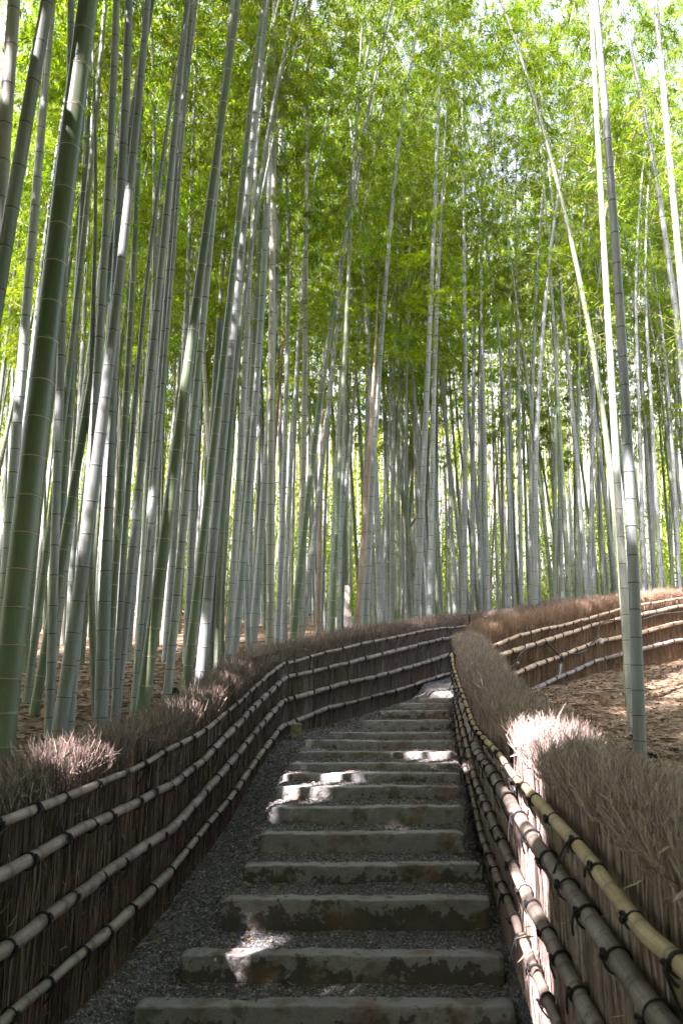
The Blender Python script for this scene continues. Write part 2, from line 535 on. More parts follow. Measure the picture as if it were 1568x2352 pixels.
def ground_z(X, Y):
    X = np.asarray(X, float); Y = np.asarray(Y, float)
    zl = .55 + .13 * np.minimum(Y, 36)
    zr = 1.05 + .15 * (np.minimum(Y, 20) - 8) + .03 * (np.minimum(X, 8) - 3) + .06 * np.clip(Y - 20, 0, 16)
    w = np.clip((X - .5) / 3.5, 0, 1)
    w = w * w * (3 - 2 * w)
    z = zl * (1 - w) + zr * w
    q = np.stack([X.ravel(), Y.ravel()], 1)
    b = fbm(q, 1.1, 3).reshape(X.shape) * .025 + fbm(q, 5., 9).reshape(X.shape) * .008
    return z + b


fl, fc, fr, fs = map(np.array, (FL, FC, FR, FS))
left_line = np.concatenate([fl[:, :2], fc[1:, :2], [[14, 23], [42, 27]]])
right_line = np.concatenate([fr[:, :2], [[1.78, 11.5]], fs[2:, :2] + [-.1, .12], [[15, 20.5], [42, 22]]])


def xl(Y): return np.interp(Y, left_line[:, 1], left_line[:, 0])
def xr(Y): return np.interp(Y, right_line[:, 1], right_line[:, 0])
def bl(Y): return np.interp(Y, np.r_[fl[:, 1], fc[1:, 1]], np.r_[fl[:, 2], fc[1:, 2]])
def br(Y): return np.interp(Y, np.r_[fr[:, 1], fs[2:, 1]], np.r_[fr[:, 2], fs[2:, 2]])


st = np.array(ST)


def path_z(X, Y):
    """gravel: flat treads between the stones, a smooth ramp in the margins beside them"""
    X = np.asarray(X, float); Y = np.asarray(Y, float)
    e = st[:, 0] + .09
    k = np.searchsorted(e, Y) - 1
    zt = np.where(k < 0, -.15, st[np.clip(k, 0, None), 1] - .012)
    kn = np.clip(k + 1, 0, len(st) - 1)
    t = np.clip((Y - e[np.clip(k, 0, None)]) / np.maximum(e[kn] - e[np.clip(k, 0, None)], .1), 0, 1)
    zt = zt + np.where((k >= 0) & (k < len(st) - 1), .03 * t ** 2, 0)
    zt = np.where(k >= len(st) - 1, st[-1, 1] - .01 + .10 * np.clip(Y - 12.5, 0, 9), zt)
    zm = np.interp(Y, np.r_[-5, 3., st[:, 0] + .2, 20], np.r_[-.16, -.15, st[:, 1] - .07, 2.6])
    l = np.interp(Y, st[:, 0], st[:, 2]); r = np.interp(Y, st[:, 0], st[:, 3])
    L, Rr = xl(Y), xr(Y)
    ul = np.clip((X - L) / np.maximum(l - L, .05), 0, 1); ur = np.clip((Rr - X) / np.maximum(Rr - r, .05), 0, 1)
    sm = lambda a: a * a * (3 - 2 * a)
    zl = bl(Y) * (1 - sm(ul)) + zm * sm(ul)
    zr = br(Y) * (1 - sm(ur)) + zm * sm(ur)
    wl = sm(np.clip((X - l + .12) / .14, 0, 1)); wr = sm(np.clip((r + .10 - X) / .12, 0, 1))
    z = np.where(X < (l + r) / 2, zl * (1 - wl) + zt * wl, zr * (1 - wr) + zt * wr)
    z = np.where(Y > 13, np.minimum(z, np.maximum(zt, z)), z)
    q = np.stack([X.ravel(), Y.ravel()], 1)
    return z + fbm(q, 3., 21).reshape(X.shape) * .010 + fbm(q, 17., 22).reshape(X.shape) * .0035


def grid_faces(nr, nc):
    i = np.arange(nr - 1)[:, None]; j = np.arange(nc - 1)[None]
    return np.stack([i * nc + j, i * nc + j + 1, (i + 1) * nc + j + 1, (i + 1) * nc + j], -1).reshape(-1, 4)


# forest floor on both sides of the fences
offs = np.r_[0, np.cumsum(.07 * 1.06 ** np.arange(64))]
offs = offs[offs < 48]
offs = np.r_[offs, 50]
ys = np.r_[-14, -10, -7, -5, -3, -1.5, np.arange(0, 14, .09), np.arange(14, 24, .2), np.arange(24, 60, 1.2), 75]
Yg, Og = np.meshgrid(ys, offs, indexing='ij')
Xg = xl(Yg) - .10 - Og
Zg = ground_z(Xg, Yg)
mb = MB(); mb.add(np.stack([Xg, Yg, Zg], -1).reshape(-1, 3), grid_faces(*Xg.shape)[:, ::-1])
tag(mb.build('forest_floor', M['soil'], smooth=True), kind='structure')
ys = ys[ys < 21.5]
Yg, Og = np.meshgrid(ys, offs, indexing='ij')
Xg = xr(Yg) + .16 + Og
Zg = ground_z(Xg, Yg)
mb = MB(); mb.add(np.stack([Xg, Yg, Zg], -1).reshape(-1, 3), grid_faces(*Xg.shape))
tag(mb.build('forest_floor', M['soil'], smooth=True), kind='structure')

# gravel path
ys = np.r_[-8, -5, -3, -1, np.arange(0, 4, .12), np.arange(4, 13.4, .03), np.arange(13.4, 21, .2)]
u = np.linspace(0, 1, 72)
Yg, Ug = np.meshgrid(ys, u, indexing='ij')
Xg = (xl(Yg) - .16) * (1 - Ug) + (xr(Yg) + .2) * Ug
Zg = path_z(Xg, Yg)
mb = MB(); mb.add(np.stack([Xg, Yg, Zg], -1).reshape(-1, 3), grid_faces(*Xg.shape))
tag(mb.build('gravel_path', M['gravel'], smooth=True), kind='structure')

# loose gravel
octv = np.array([[1, 0, 0], [-1, 0, 0], [0, 1, 0], [0, -1, 0], [0, 0, 1], [0, 0, -1.]])
octf = np.array([[0, 2, 4], [2, 1, 4], [1, 3, 4], [3, 0, 4], [2, 0, 5], [1, 2, 5], [3, 1, 5], [0, 3, 5]])


def pebbles(mb, P, r, tint, flat=.7):
    N = len(P)
    q = rng.normal(size=(N, 3, 3))
    Q = np.linalg.qr(q)[0]
    V = octv[None] * (r[:, None, None] * (.65 + .7 * rng.random((N, 6, 1))))
    V = V @ Q
    V[..., 2] *= flat
    V += P[:, None]
    mb.add(V.reshape(-1, 3), (np.arange(N)[:, None, None] * 6 + octf[None]).reshape(-1, 3), 0, None, np.repeat(tint, 6))


N = 42000
Y = 3.6 + 9.4 * rng.random(N) ** 1.35
X = xl(Y) + .01 + (xr(Y) - xl(Y) - .02) * rng.random(N)
ok = np.ones(N, bool)
for (y, z, l, r) in ST:
    ok &= ~((Y > y - .01) & (Y < y + SDEP + .005) & (X > l - .01) & (X < r + .01))
X, Y = X[ok], Y[ok]
mb = MB()
pebbles(mb, np.stack([X, Y, path_z(X, Y) + .002], 1), .0055 + .0085 * rng.random(len(X)) ** 2, rng.random(len(X)))
tag(mb.build('gravel', M['pebble']), 'loose grey gravel lying on the path between the stone steps', 'gravel', kind='stuff')


# ---------------------------------------------------------------- stone steps
ORD = ['lowest', 'second', 'third', 'fourth', 'fifth', 'sixth', 'seventh', 'eighth', 'ninth', 'tenth', 'eleventh', 'twelfth', 'thirteenth',
       'fourteenth', 'fifteenth', 'sixteenth', 'topmost']
LOOK = ['mottled grey', 'grey, evenly worn', 'wide grey, ragged dark-stained', 'green tinged at its end,', 'dark blotched, short', 'sun flecked', 'brown stained',
        'low and dim', 'low and dappled', 'low and dim', 'low and mossy', 'thin and dark', 'short and dark', 'short and mottled', 'short and narrow', 'small and pale', 'small sunlit']
for i, (y, z, l, r) in enumerate(ST):
    Lx, H = r - l, .30
    nx, ny, nz = max(8, int(Lx / .03)), 7, 12
    # a rounded block as a closed skin: profile (y, z) swept along x
    prof = [(SDEP, -H), (SDEP, -.03), (SDEP - .012, -.006), (SDEP - .04, 0)] + [(t, 0) for t in (.10, .06, .03)] + \
           [(.007, -.0015), (.0015, -.008)] + [(0, -.03 - .27 * t) for t in np.linspace(0, 1, 9)]
    prof = np.array(prof)
    xs = np.linspace(-Lx / 2, Lx / 2, nx)
    V = np.zeros((nx, len(prof), 3))
    V[..., 0] = xs[:, None]; V[..., 1] = prof[None, :, 0] - SDEP / 2; V[..., 2] = prof[None, :, 1]
    q = V.reshape(-1, 3) + [i * 7.3, i * 3.1, 0]
    V[..., 1] += (fbm(q, 9, 31).reshape(nx, -1) * .006 + fbm(q, 30, 33).reshape(nx, -1) * .005)
    V[..., 2] += fbm(q, 5, 32).reshape(nx, -1) * .006 + fbm(q, 22, 35).reshape(nx, -1) * .004
    endr = np.clip(1 - (Lx / 2 - np.abs(xs)) / .018, 0, 1)[:, None] ** 2
    V[..., 2] -= endr * .012 * (prof[None, :, 1] > -.05)
    V[..., 1] += endr * .012 * (prof[None, :, 0] < .02)
    V[0, :, 0] += fbm(q.reshape(nx, -1, 3)[0], 14, 5) * .012; V[-1, :, 0] += fbm(q.reshape(nx, -1, 3)[-1], 14, 6) * .012
    mb = MB()
    mb.add(V.reshape(-1, 3), grid_faces(nx, len(prof))[:, ::-1])
    n = len(prof)
    mb.add(V[0], [list(range(n))]); mb.add(V[-1], [list(range(n))[::-1]])
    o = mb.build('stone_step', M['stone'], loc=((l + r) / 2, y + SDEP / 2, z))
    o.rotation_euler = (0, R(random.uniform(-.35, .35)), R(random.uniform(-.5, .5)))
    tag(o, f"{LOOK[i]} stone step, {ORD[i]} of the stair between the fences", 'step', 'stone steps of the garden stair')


# ---------------------------------------------------------------- brushwood fences
def dense(rows, step=.06):
    """Catmull-Rom through the survey rows, resampled evenly"""
    P = np.array(rows, float)
    Q = np.vstack([2 * P[0] - P[1], P, 2 * P[-1] - P[-2]])
    out = []
    for i in range(1, len(Q) - 2):
        a, b, c, d = Q[i - 1:i + 3]
        n = max(2, int(np.linalg.norm(c[:2] - b[:2]) / .04))
        for t in np.linspace(0, 1, n, endpoint=False):
            lin = b + (c - b) * t
            cr = .5 * (2 * b + (c - a) * t + (2 * a - 5 * b + 4 * c - d) * t * t + (3 * b - a - 3 * c + d) * t ** 3)
            out.append(.4 * lin + .6 * cr)
    out.append(Q[-2])
    out = np.array(out)
    s = np.r_[0, np.cumsum(np.linalg.norm(np.diff(out[:, :3], axis=0), axis=1))]
    sn = np.arange(0, s[-1], step)
    return np.stack([np.interp(sn, s, out[:, k]) for k in range(8)], 1), sn


def tie_mesh(name, r, tail=1., turns=2):
    """two turns of black rope with a knot and two cut tails; the rail runs along local X, the fence lies at -Y"""
    mb = MB()
    t = np.linspace(0, 2 * turns * np.pi, 20 * turns + 1)
    rr = r + .0035
    tube(mb, np.stack([-.009 + .018 * t / t[-1], np.cos(t) * rr, np.sin(t) * rr], 1), .0040, 5)
    k = np.linspace(0, 2 * np.pi, 12)
    tube(mb, np.stack([.010 * np.cos(k), rr + .006 + .004 * np.sin(2 * k), .35 * rr + .011 * np.sin(k)], 1), .0052, 5)
    for s in (-1, 1):
        q = np.linspace(0, 1, 6)
        tube(mb, np.stack([s * (.004 + .018 * q), rr + .008 + .012 * q - .02 * q * q, .35 * rr - .055 * tail * (1 + .4 * s) * q - .01 * s * q], 1), .0042, 4)
    return mb.mesh(name, M['rope'], True)


def make_fence(rows, side, label, wall, top, rails, thick=.20, dens=(700, 1500), loc_bias=1., tie_gap=.34, xmax=None, post_at=(), tuft=1., fine=1.):
    """rails face the side given by +1 (left of travel) or -1 (right of travel)"""
    P, s = dense(rows)
    T = np.gradient(P[:, :2], axis=0); T /= np.linalg.norm(T, axis=1)[:, None]
    Nn = np.stack([-T[:, 1], T[:, 0]], 1) * side            # towards the rails
    base = Vector((float(P[0, 0]), float(P[0, 1]), float(P[0, 2])))
    b0 = np.array(base)
    th = empty('brushwood_fence', base, label, 'fence', 'brushwood fences lining the stair path')
    Ls = s[-1]

    def at(ss):
        a = np.stack([np.interp(ss, s, P[:, k]) for k in range(8)], 1)
        n = np.stack([np.interp(ss, s, Nn[:, k]) for k in range(2)], 1)
        tt = np.stack([np.interp(ss, s, T[:, k]) for k in range(2)], 1)
        return a, n, tt
    # dark core so that nothing shows through, then layers of upright twigs on both faces
    mb = MB()
    core = []
    for k, (off, zz) in enumerate(((-.045, 'b'), (-.045, 't'), (-thick + .01, 't'), (-thick + .01, 'b'))):
        z = P[:, 2] - .12 if zz == 'b' else P[:, 7] - .20 * tuft
        core.append(np.stack([P[:, 0] + Nn[:, 0] * off, P[:, 1] + Nn[:, 1] * off, z], 1))
    core = np.stack(core, 1)
    m = len(P)
    f = []
    for k in range(4):
        kn = (k + 1) % 4
        i = np.arange(m - 1)
        f.append(np.stack([i * 4 + k, (i + 1) * 4 + k, (i + 1) * 4 + kn, i * 4 + kn], 1))
    mb.add(core.reshape(-1, 3) - b0, np.concatenate(f), 0, None, np.full(m * 4, .12))
    mb.add(core[0] - b0, [[0, 1, 2, 3]], 0, None, np.full(4, .12)); mb.add(core[-1] - b0, [[3, 2, 1, 0]], 0, None, np.full(4, .12))
    for face, dn in ((0, dens[0]), (1, dens[0] * .35)):
        N = int(Ls * dn)
        ss = rng.random(N) * Ls
        a, n, tt = at(ss)
        hh = a[:, 7] - .10 * tuft - a[:, 2]
        z0 = a[:, 2] - .03 + np.where(rng.random(N) < .35, 0, rng.random(N) * hh * .75)
        z1 = np.minimum(z0 + .25 + rng.random(N) * .6, a[:, 7] - .02)
        off = (-.05 + .035 * rng.random(N)) if face == 0 else (-thick - .02 + .02 * rng.random(N))
        sl = rng.normal(size=N) * .035
        P0 = np.stack([a[:, 0] + n[:, 0] * off, a[:, 1] + n[:, 1] * off, z0], 1)
        P1 = np.stack([P0[:, 0] + tt[:, 0] * sl + n[:, 0] * rng.normal(size=N) * .008, P0[:, 1] + tt[:, 1] * sl + n[:, 1] * rng.normal(size=N) * .008, z1], 1)
        bend = np.concatenate([rng.normal(size=(N, 2)) * .008, np.zeros((N, 1))], 1)
        r0 = .0025 + .0035 * rng.random(N)
        clump = .5 + .5 * vnoise(np.stack([ss * 9, z0 * 1.5], 1), 41)
        tint = np.clip(.25 * rng.random(N) + .45 * clump + .35 * (rng.random(N) ** 4), 0, 1)
        sticks(mb, P0 - b0, P1 - b0, r0, r0 * .6, bend, tint)
    # short loose ends and curls standing off the face
    N = int(Ls * 70)
    ss = rng.random(N) * Ls
    a, n, tt = at(ss)
    z0 = a[:, 2] + rng.random(N) * (a[:, 6] - a[:, 2])
    P0 = np.stack([a[:, 0] - n[:, 0] * .01, a[:, 1] - n[:, 1] * .01, z0], 1)
    d = np.stack([tt[:, 0] * rng.normal(size=N) + n[:, 0] * .4, tt[:, 1] * rng.normal(size=N) + n[:, 1] * .4, rng.normal(size=N) * 1.1], 1) * .045
    sticks(mb, P0 - b0, P0 + d - b0, np.full(N, .0025), np.full(N, .0012), rng.normal(size=(N, 3)) * .006, .5 + .5 * rng.random(N))
    mb.build('brushwood_panel', wall, th)
    # bristling brush along the top
    mb = MB()
    N = int(Ls * dens[1])
    ss = rng.random(N) * Ls
    a, n, tt = at(ss)
    q = rng.random(N)                                        # across the thickness, 0 at the rails
    off = -.02 - q * (thick + .03)
    cl = vnoise(np.stack([ss * 5.5, q * 2], 1), 43)
    hump = 1 - (2 * q - 1) ** 2 * .55
    ztop = a[:, 7] + (cl * .07 + rng.normal(size=N) * .035) * tuft - (1 - hump) * .17 * tuft
    z0 = a[:, 6] + .0 + rng.random(N) * .12
    z0 = np.where(q < .15, a[:, 6] + .03 + .1 * rng.random(N), z0)
    z0 = np.where(q > .4, np.maximum(z0, ztop - .45), z0)
    P0 = np.stack([a[:, 0] + n[:, 0] * off, a[:, 1] + n[:, 1] * off, z0], 1)
    lean = (.15 - q) * .16 + rng.normal(size=N) * .03 + .02 * vnoise(np.stack([ss * 4, q], 1), 45)
    sl = rng.normal(size=N) * .03 + .025 * vnoise(np.stack([ss * 3, q], 1), 44)
    P1 = np.stack([P0[:, 0] + n[:, 0] * lean + tt[:, 0] * sl, P0[:, 1] + n[:, 1] * lean + tt[:, 1] * sl, ztop], 1)
    tint = np.clip(.75 * rng.random(N) + .25 * (.5 + .5 * cl) + .2 * rng.random(N) ** 5 - .05, 0, 1)
    sticks(mb, P0 - b0, P1 - b0, .0018 + fine * .0045 * rng.random(N) ** 2, .0009 + .002 * rng.random(N) ** 3, rng.normal(size=(N, 3)) * .005, tint)
    # finer side shoots near the tips
    K = int(N * 1.3)
    idx = rng.integers(0, N, K)
    tpos = .35 + .65 * rng.random(K)
    A = P0[idx] + (P1[idx] - P0[idx]) * tpos[:, None]
    d = rng.normal(size=(K, 3)) * .45; d[:, 2] = .9 + .4 * rng.random(K)
    d *= (.02 + .055 * rng.random(K))[:, None]
    sticks(mb, A - b0, A + d - b0, np.full(K, .0018), np.full(K, .0007), None, np.clip(tint[idx] + .15 * rng.normal(size=K), 0, 1), 0, 1)
    # straw blades caught in the brush
    N = int(Ls * 45)
    ss = rng.random(N) * Ls
    a, n, tt = at(ss)
    q = rng.random(N) * thick
    P0 = np.stack([a[:, 0] - n[:, 0] * q, a[:, 1] - n[:, 1] * q, a[:, 6] + (a[:, 7] - a[:, 6]) * (.2 + .75 * rng.random(N))], 1)
    d = rng.normal(size=(N, 3)); d[:, 2] += .3
    leaves(mb, P0 - b0, d, rng.normal(size=(N, 3)), .04 + .07 * rng.random(N), .003 + .005 * rng.random(N), .75 + .25 * rng.random(N))
    mb.build('brush_top', top, th)
    # four horizontal bamboo rails with rope ties
    for k, (mat, r, s0, s1, outw) in enumerate(rails):
        ra = np.arange(s0 * Ls, s1 * Ls, .05)
        a, n, tt = at(ra)
        w = .013 * vnoise(ra[:, None] * 1.3, 50 + k) + .006 * vnoise(ra[:, None] * 4., 55 + k)
        Q = np.stack([a[:, 0] + n[:, 0] * (r + outw), a[:, 1] + n[:, 1] * (r + outw), a[:, 3 + k] + w], 1)
        # ring stations: five per internode
        sn = [0.]; vv = []
        pos = s0 * Ls
        end = ra[-1]
        st_, v0, v1 = [], [], []
        pts = []
        while pos < end:
            L = random.uniform(.20, .30)
            for a_, b_ in ((0, .04), (.04, .3), (.3, .7), (.7, .955), (.955, 1.)):
                pts.append((pos + a_ * L, a_, b_))
            pos += L
        pp = np.array([p[0] for p in pts]); pp = pp[pp <= end]
        va = np.array([p[1] for p in pts])[:len(pp)]; vb = np.array([p[2] for p in pts])[:len(pp)]
        C = np.stack([np.interp(pp, ra, Q[:, c]) for c in range(3)], 1)
        rad = r * (1 + .09 * vnoise(pp[:, None] * .9, 60 + k) + np.where(va == 0, .09, 0) + np.where(va == .955, .03, 0) - np.where((va > .2) & (va < .8), .03, 0))
        # poles butted end to end: each a little thicker or thinner and set a little higher or lower than the next
        cut = np.cumsum([random.uniform(1.3, 2.6) for _ in range(12)]) + s0 * Ls - random.uniform(0, 1.3)
        pid = np.searchsorted(cut, pp)
        pr = 1 + .09 * rng.normal(size=14).clip(-1.5, 1.5); pz = .006 * rng.normal(size=14).clip(-1.5, 1.5)
        rad = rad * pr[pid]; C[:, 2] += pz[pid]
        mb = MB()
        tube(mb, C - b0, rad, 12, 0, (va[:-1], vb[:-1]))
        ro = mb.build('rail', mat, th, smooth=True)
        mes = [tie_mesh('rope_tie', r * 1.05, *tv) for tv in ((1., 2), (.45, 2), (1.6, 3), (.2, 1))]
        pos = (s0 * Ls) + random.uniform(.1, .25)
        nt = 0
        while pos < end - .05 and nt < 40:
            c = np.array([np.interp(pos, ra, Q[:, q_]) for q_ in range(3)]) - b0
            c2 = np.array([np.interp(pos + .05, ra, Q[:, q_]) for q_ in range(3)]) - b0
            c1 = np.array([np.interp(pos - .05, ra, Q[:, q_]) for q_ in range(3)]) - b0
            tx = Vector(c2 - c1).normalized()
            nn = at(np.array([pos]))[1][0]
            yy = Vector((nn[0], nn[1], 0)); yy = (yy - tx * yy.dot(tx)).normalized()
            zz = tx.cross(yy)
            if zz.z < 0: tx = -tx; zz = tx.cross(yy)
            rot = Matrix((tx, yy, zz)).transposed() @ Matrix.Rotation(random.uniform(-.5, .5), 3, 'X')
            to = link('rope_tie', random.choice(mes), ro)
            to.matrix_local = Matrix.Translation(Vector(c)) @ rot.to_4x4()
            pos += tie_gap * random.uniform(.78, 1.22); nt += 1
    # charred post stubs
    for sp in post_at:
        a, n, tt = at(np.array([sp * Ls])); a = a[0]; n = n[0]
        mb = MB()
        z0, z1 = a[6] - .25, a[6] + .20
        tube(mb, np.array([[a[0] - n[0] * .02, a[1] - n[1] * .02, z] for z in (z0, z0 + .2, z1 - .01, z1)]) - b0, np.array([.022, .023, .024, .02]), 10)
        mb.build('post', M['charred'], th, smooth=False)
    return th


RW, RY, RT, RG = M['rail'], M['rail_yellow'], M['rail_tan'], M['rail_green']
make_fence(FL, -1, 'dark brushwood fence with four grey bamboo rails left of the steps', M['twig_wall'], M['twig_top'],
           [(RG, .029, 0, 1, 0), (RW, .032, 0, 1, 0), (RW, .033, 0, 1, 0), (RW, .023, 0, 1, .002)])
make_fence(FC, -1, 'brushwood fence crossing behind the head of the stair', M['twig_top'], M['twig_top'],
           [(RW, .029, 0, .8, 0), (RW, .032, 0, .8, 0), (RW, .032, 0, .8, 0), (RW, .022, 0, .8, .002)], dens=(650, 1300), post_at=(.50,), tie_gap=.46)
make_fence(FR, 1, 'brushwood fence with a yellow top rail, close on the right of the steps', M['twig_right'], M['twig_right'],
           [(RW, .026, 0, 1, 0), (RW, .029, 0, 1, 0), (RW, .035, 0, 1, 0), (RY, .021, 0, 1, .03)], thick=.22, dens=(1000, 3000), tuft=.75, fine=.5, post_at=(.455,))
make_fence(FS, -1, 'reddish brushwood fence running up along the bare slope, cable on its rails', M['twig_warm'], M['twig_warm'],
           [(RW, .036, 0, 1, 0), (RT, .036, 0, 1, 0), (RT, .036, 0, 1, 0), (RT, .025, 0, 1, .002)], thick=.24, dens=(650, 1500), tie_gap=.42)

# ---------------------------------------------------------------- bamboo
def culm(mb, C, L, r_of, i0=.24, i1=.42, seg=12, start=0.):
    """C: function height -> (N,3) points; r_of: height -> radius"""
    pos = start; hs, va, vb, rf = [], [], [], []
    k = 0
    while pos < L - .1:
        g = (i0 + (i1 - i0) * min(1, pos / 5.)) * random.uniform(.92, 1.08)
        if pos > L * .6: g *= .8
        for a_, b_, f_ in ((0, .006, 1.03), (.006, .016, 1.04), (.016, .032, 1.0), (.032, .055, .995), (.055, .5, .995), (.5, .93, .992), (.93, .962, .992),
                           (.962, .986, .998), (.986, 1., 1.035)):
            hs.append(pos + a_ * g); va.append(a_); vb.append(b_); rf.append(f_)
        pos += g
    hs = np.array(hs)
    rad = np.maximum(r_of(hs) * np.array(rf), .003)
    tube(mb, C(hs), rad, seg, 0, (np.array(va)[:-1], np.array(vb)[:-1]))


def crown(Lc, nleaf, seed, r_axis=.03, spread=1.5, leaf=(.07, .14), w=(.0065, .0115), low=.15):
    """foliage along a straight axis of length Lc: branches in pairs at the nodes, drooping sprays of narrow leaves"""
    q = np.random.default_rng(seed)
    mb = MB()
    nb = int(Lc * 4.0)
    h = (np.arange(nb) + q.random(nb)) / nb
    az = np.where(np.arange(nb) % 2 == 0, 0, np.pi) + q.normal(size=nb) * .7 + q.random() * 6.28
    blen = spread * (.35 + .75 * np.sin(np.clip(h * 1.05 + .12, 0, 1) * np.pi) ** .8) * (.65 + .6 * q.random(nb))
    blen *= np.where(h < low, .55, 1)
    up = .35 + .5 * q.random(nb)
    B0 = np.stack([np.zeros(nb), np.zeros(nb), h * Lc], 1)
    H = np.stack([np.cos(az), np.sin(az), np.zeros(nb)], 1)
    Bm = B0 + H * (blen * .55)[:, None] + np.array([0, 0, 1]) * (blen * up * .5)[:, None]
    B1 = B0 + H * blen[:, None] + np.array([0, 0, 1]) * (blen * (up * .5 - .12))[:, None]
    sticks(mb, B0, Bm, np.full(nb, .0075), np.full(nb, .005), None, q.random(nb), 1, 1)
    sticks(mb, Bm, B1, np.full(nb, .005), np.full(nb, .002), None, q.random(nb), 1, 1)
    # twigs
    nt = nb * 11
    bi = q.integers(0, nb, nt)
    t = .25 + .75 * q.random(nt)
    base = np.where((t < .55)[:, None], B0[bi] + (Bm - B0)[bi] * (t / .55)[:, None], Bm[bi] + (B1 - Bm)[bi] * ((t - .55) / .45)[:, None])
    d = H[bi] * .6 + q.normal(size=(nt, 3)) * .7; d[:, 2] = d[:, 2] * .6 + .05
    d /= np.linalg.norm(d, axis=1)[:, None]
    tl = .16 + .34 * q.random(nt)
    tip = base + d * tl[:, None]; tip[:, 2] -= .10 * tl
    sticks(mb, base, tip, np.full(nt, .0024), np.full(nt, .001), None, q.random(nt), 1, 1)
    # leaves in small hanging fans
    ti = q.integers(0, nt, nleaf)
    tt = .15 + .85 * q.random(nleaf) ** .7
    c = base[ti] + (tip - base)[ti] * tt[:, None] + q.normal(size=(nleaf, 3)) * .02
    dd = d[ti] * .7 + q.normal(size=(nleaf, 3)) * .55; dd[:, 2] -= .45
    nn = q.normal(size=(nleaf, 3)) * .55; nn[:, 2] += 1
    tone = np.clip(.5 + .28 * q.normal(size=nleaf) + .25 * q.normal(size=nt)[ti], 0, 1)
    leaves(mb, c, dd, nn, leaf[0] + (leaf[1] - leaf[0]) * q.random(nleaf), w[0] + (w[1] - w[0]) * q.random(nleaf), tone, 0)
    return mb


CROWNS = [crown(9.5, 8000, 100 + i, spread=1.35 + .1 * i).mesh('foliage', [M['leaf'], M['branch']]) for i in range(6)]

SPRAY = crown(.75, 110, 300, spread=.32).mesh('side_shoot', [M['leaf'], M['branch']])

# leaves cut away sunward, placing flecks at these points (x, y, z, radius)
GAPS = [(.93, 4.2, .1, .2), (.94, 4.25, .4, .2), (.95, 4.3, .7, .2), (.95, 4.35, 1.0, .22), (1.05, 4.4, 1.5, .30), (1.0, 4.4, 1.3, .24),
        (-.42, 7.5, .85, .06), (.45, 7.0, .72, .06), (.05, 5.25, .12, .07), (.6, 5.0, -.02, .05),
        (1.7, 12.4, 1.8, .25), (-1.5, 4.6, 1.55, .2), (-1.12, 7.9, 2.0, .08), (-1.02, 8.6, 2.15, .08),
        (-2.0, 5.85, 3.6, .22), (-2.02, 5.85, 4.2, .22), (-2.05, 5.85, 3.0, .18), (-1.58, 6.6, 2.5, .2), (-1.6, 6.6, 2.9, .22), (-1.62, 9.4, 2.3, .2),
        (-2.1, 5.2, 6.3, .2), (-1.9, 5.9, 5.6, .2), (-3.5, 8.4, 5.2, .2),
        (2.9, 7.4, 8.6, .5), (2.85, 7.4, 9.8, .6), (3.6, 9.6, 7.5, .5), (3.55, 9.6, 6.3, .5), (3.6, 9.6, 8.7, .5), (3.65, 9.6, 10., .5), (3.5, 9.6, 5.3, .4),
        (3.6, 11.2, 7., .4), (3.75, 11.2, 5.2, .35), (3.5, 11.2, 8.2, .4), (4.9, 10.5, 9, .5), (4.95, 10.5, 7.8, .5), (4.9, 10.5, 10.4, .6),
        (5.2, 13., 2.0, .35), (5., 12.2, 1.8, .3), (6.6, 16.2, 2.9, .5), (7., 16.4, 3.3, .5), (6., 14., 2.1, .3), (4.2, 9.2, 1.2, .25)]
GP = np.array(GAPS)
SD = np.array(SUN_DIR)


def keep(c, extra=.05):
    """False for what hangs in a hole cut for a sun fleck"""
    k = np.ones(len(c), bool)
    for g in GP:
        d = c - g[:3]
        t = d @ SD
        dist = np.linalg.norm(d - t[:, None] * SD, axis=1)
        k &= ~((t > .3) & (dist < g[3] + extra))
    return k


def rot_to(dv):
    return Vector(dv).to_track_quat('Z', 'Y')


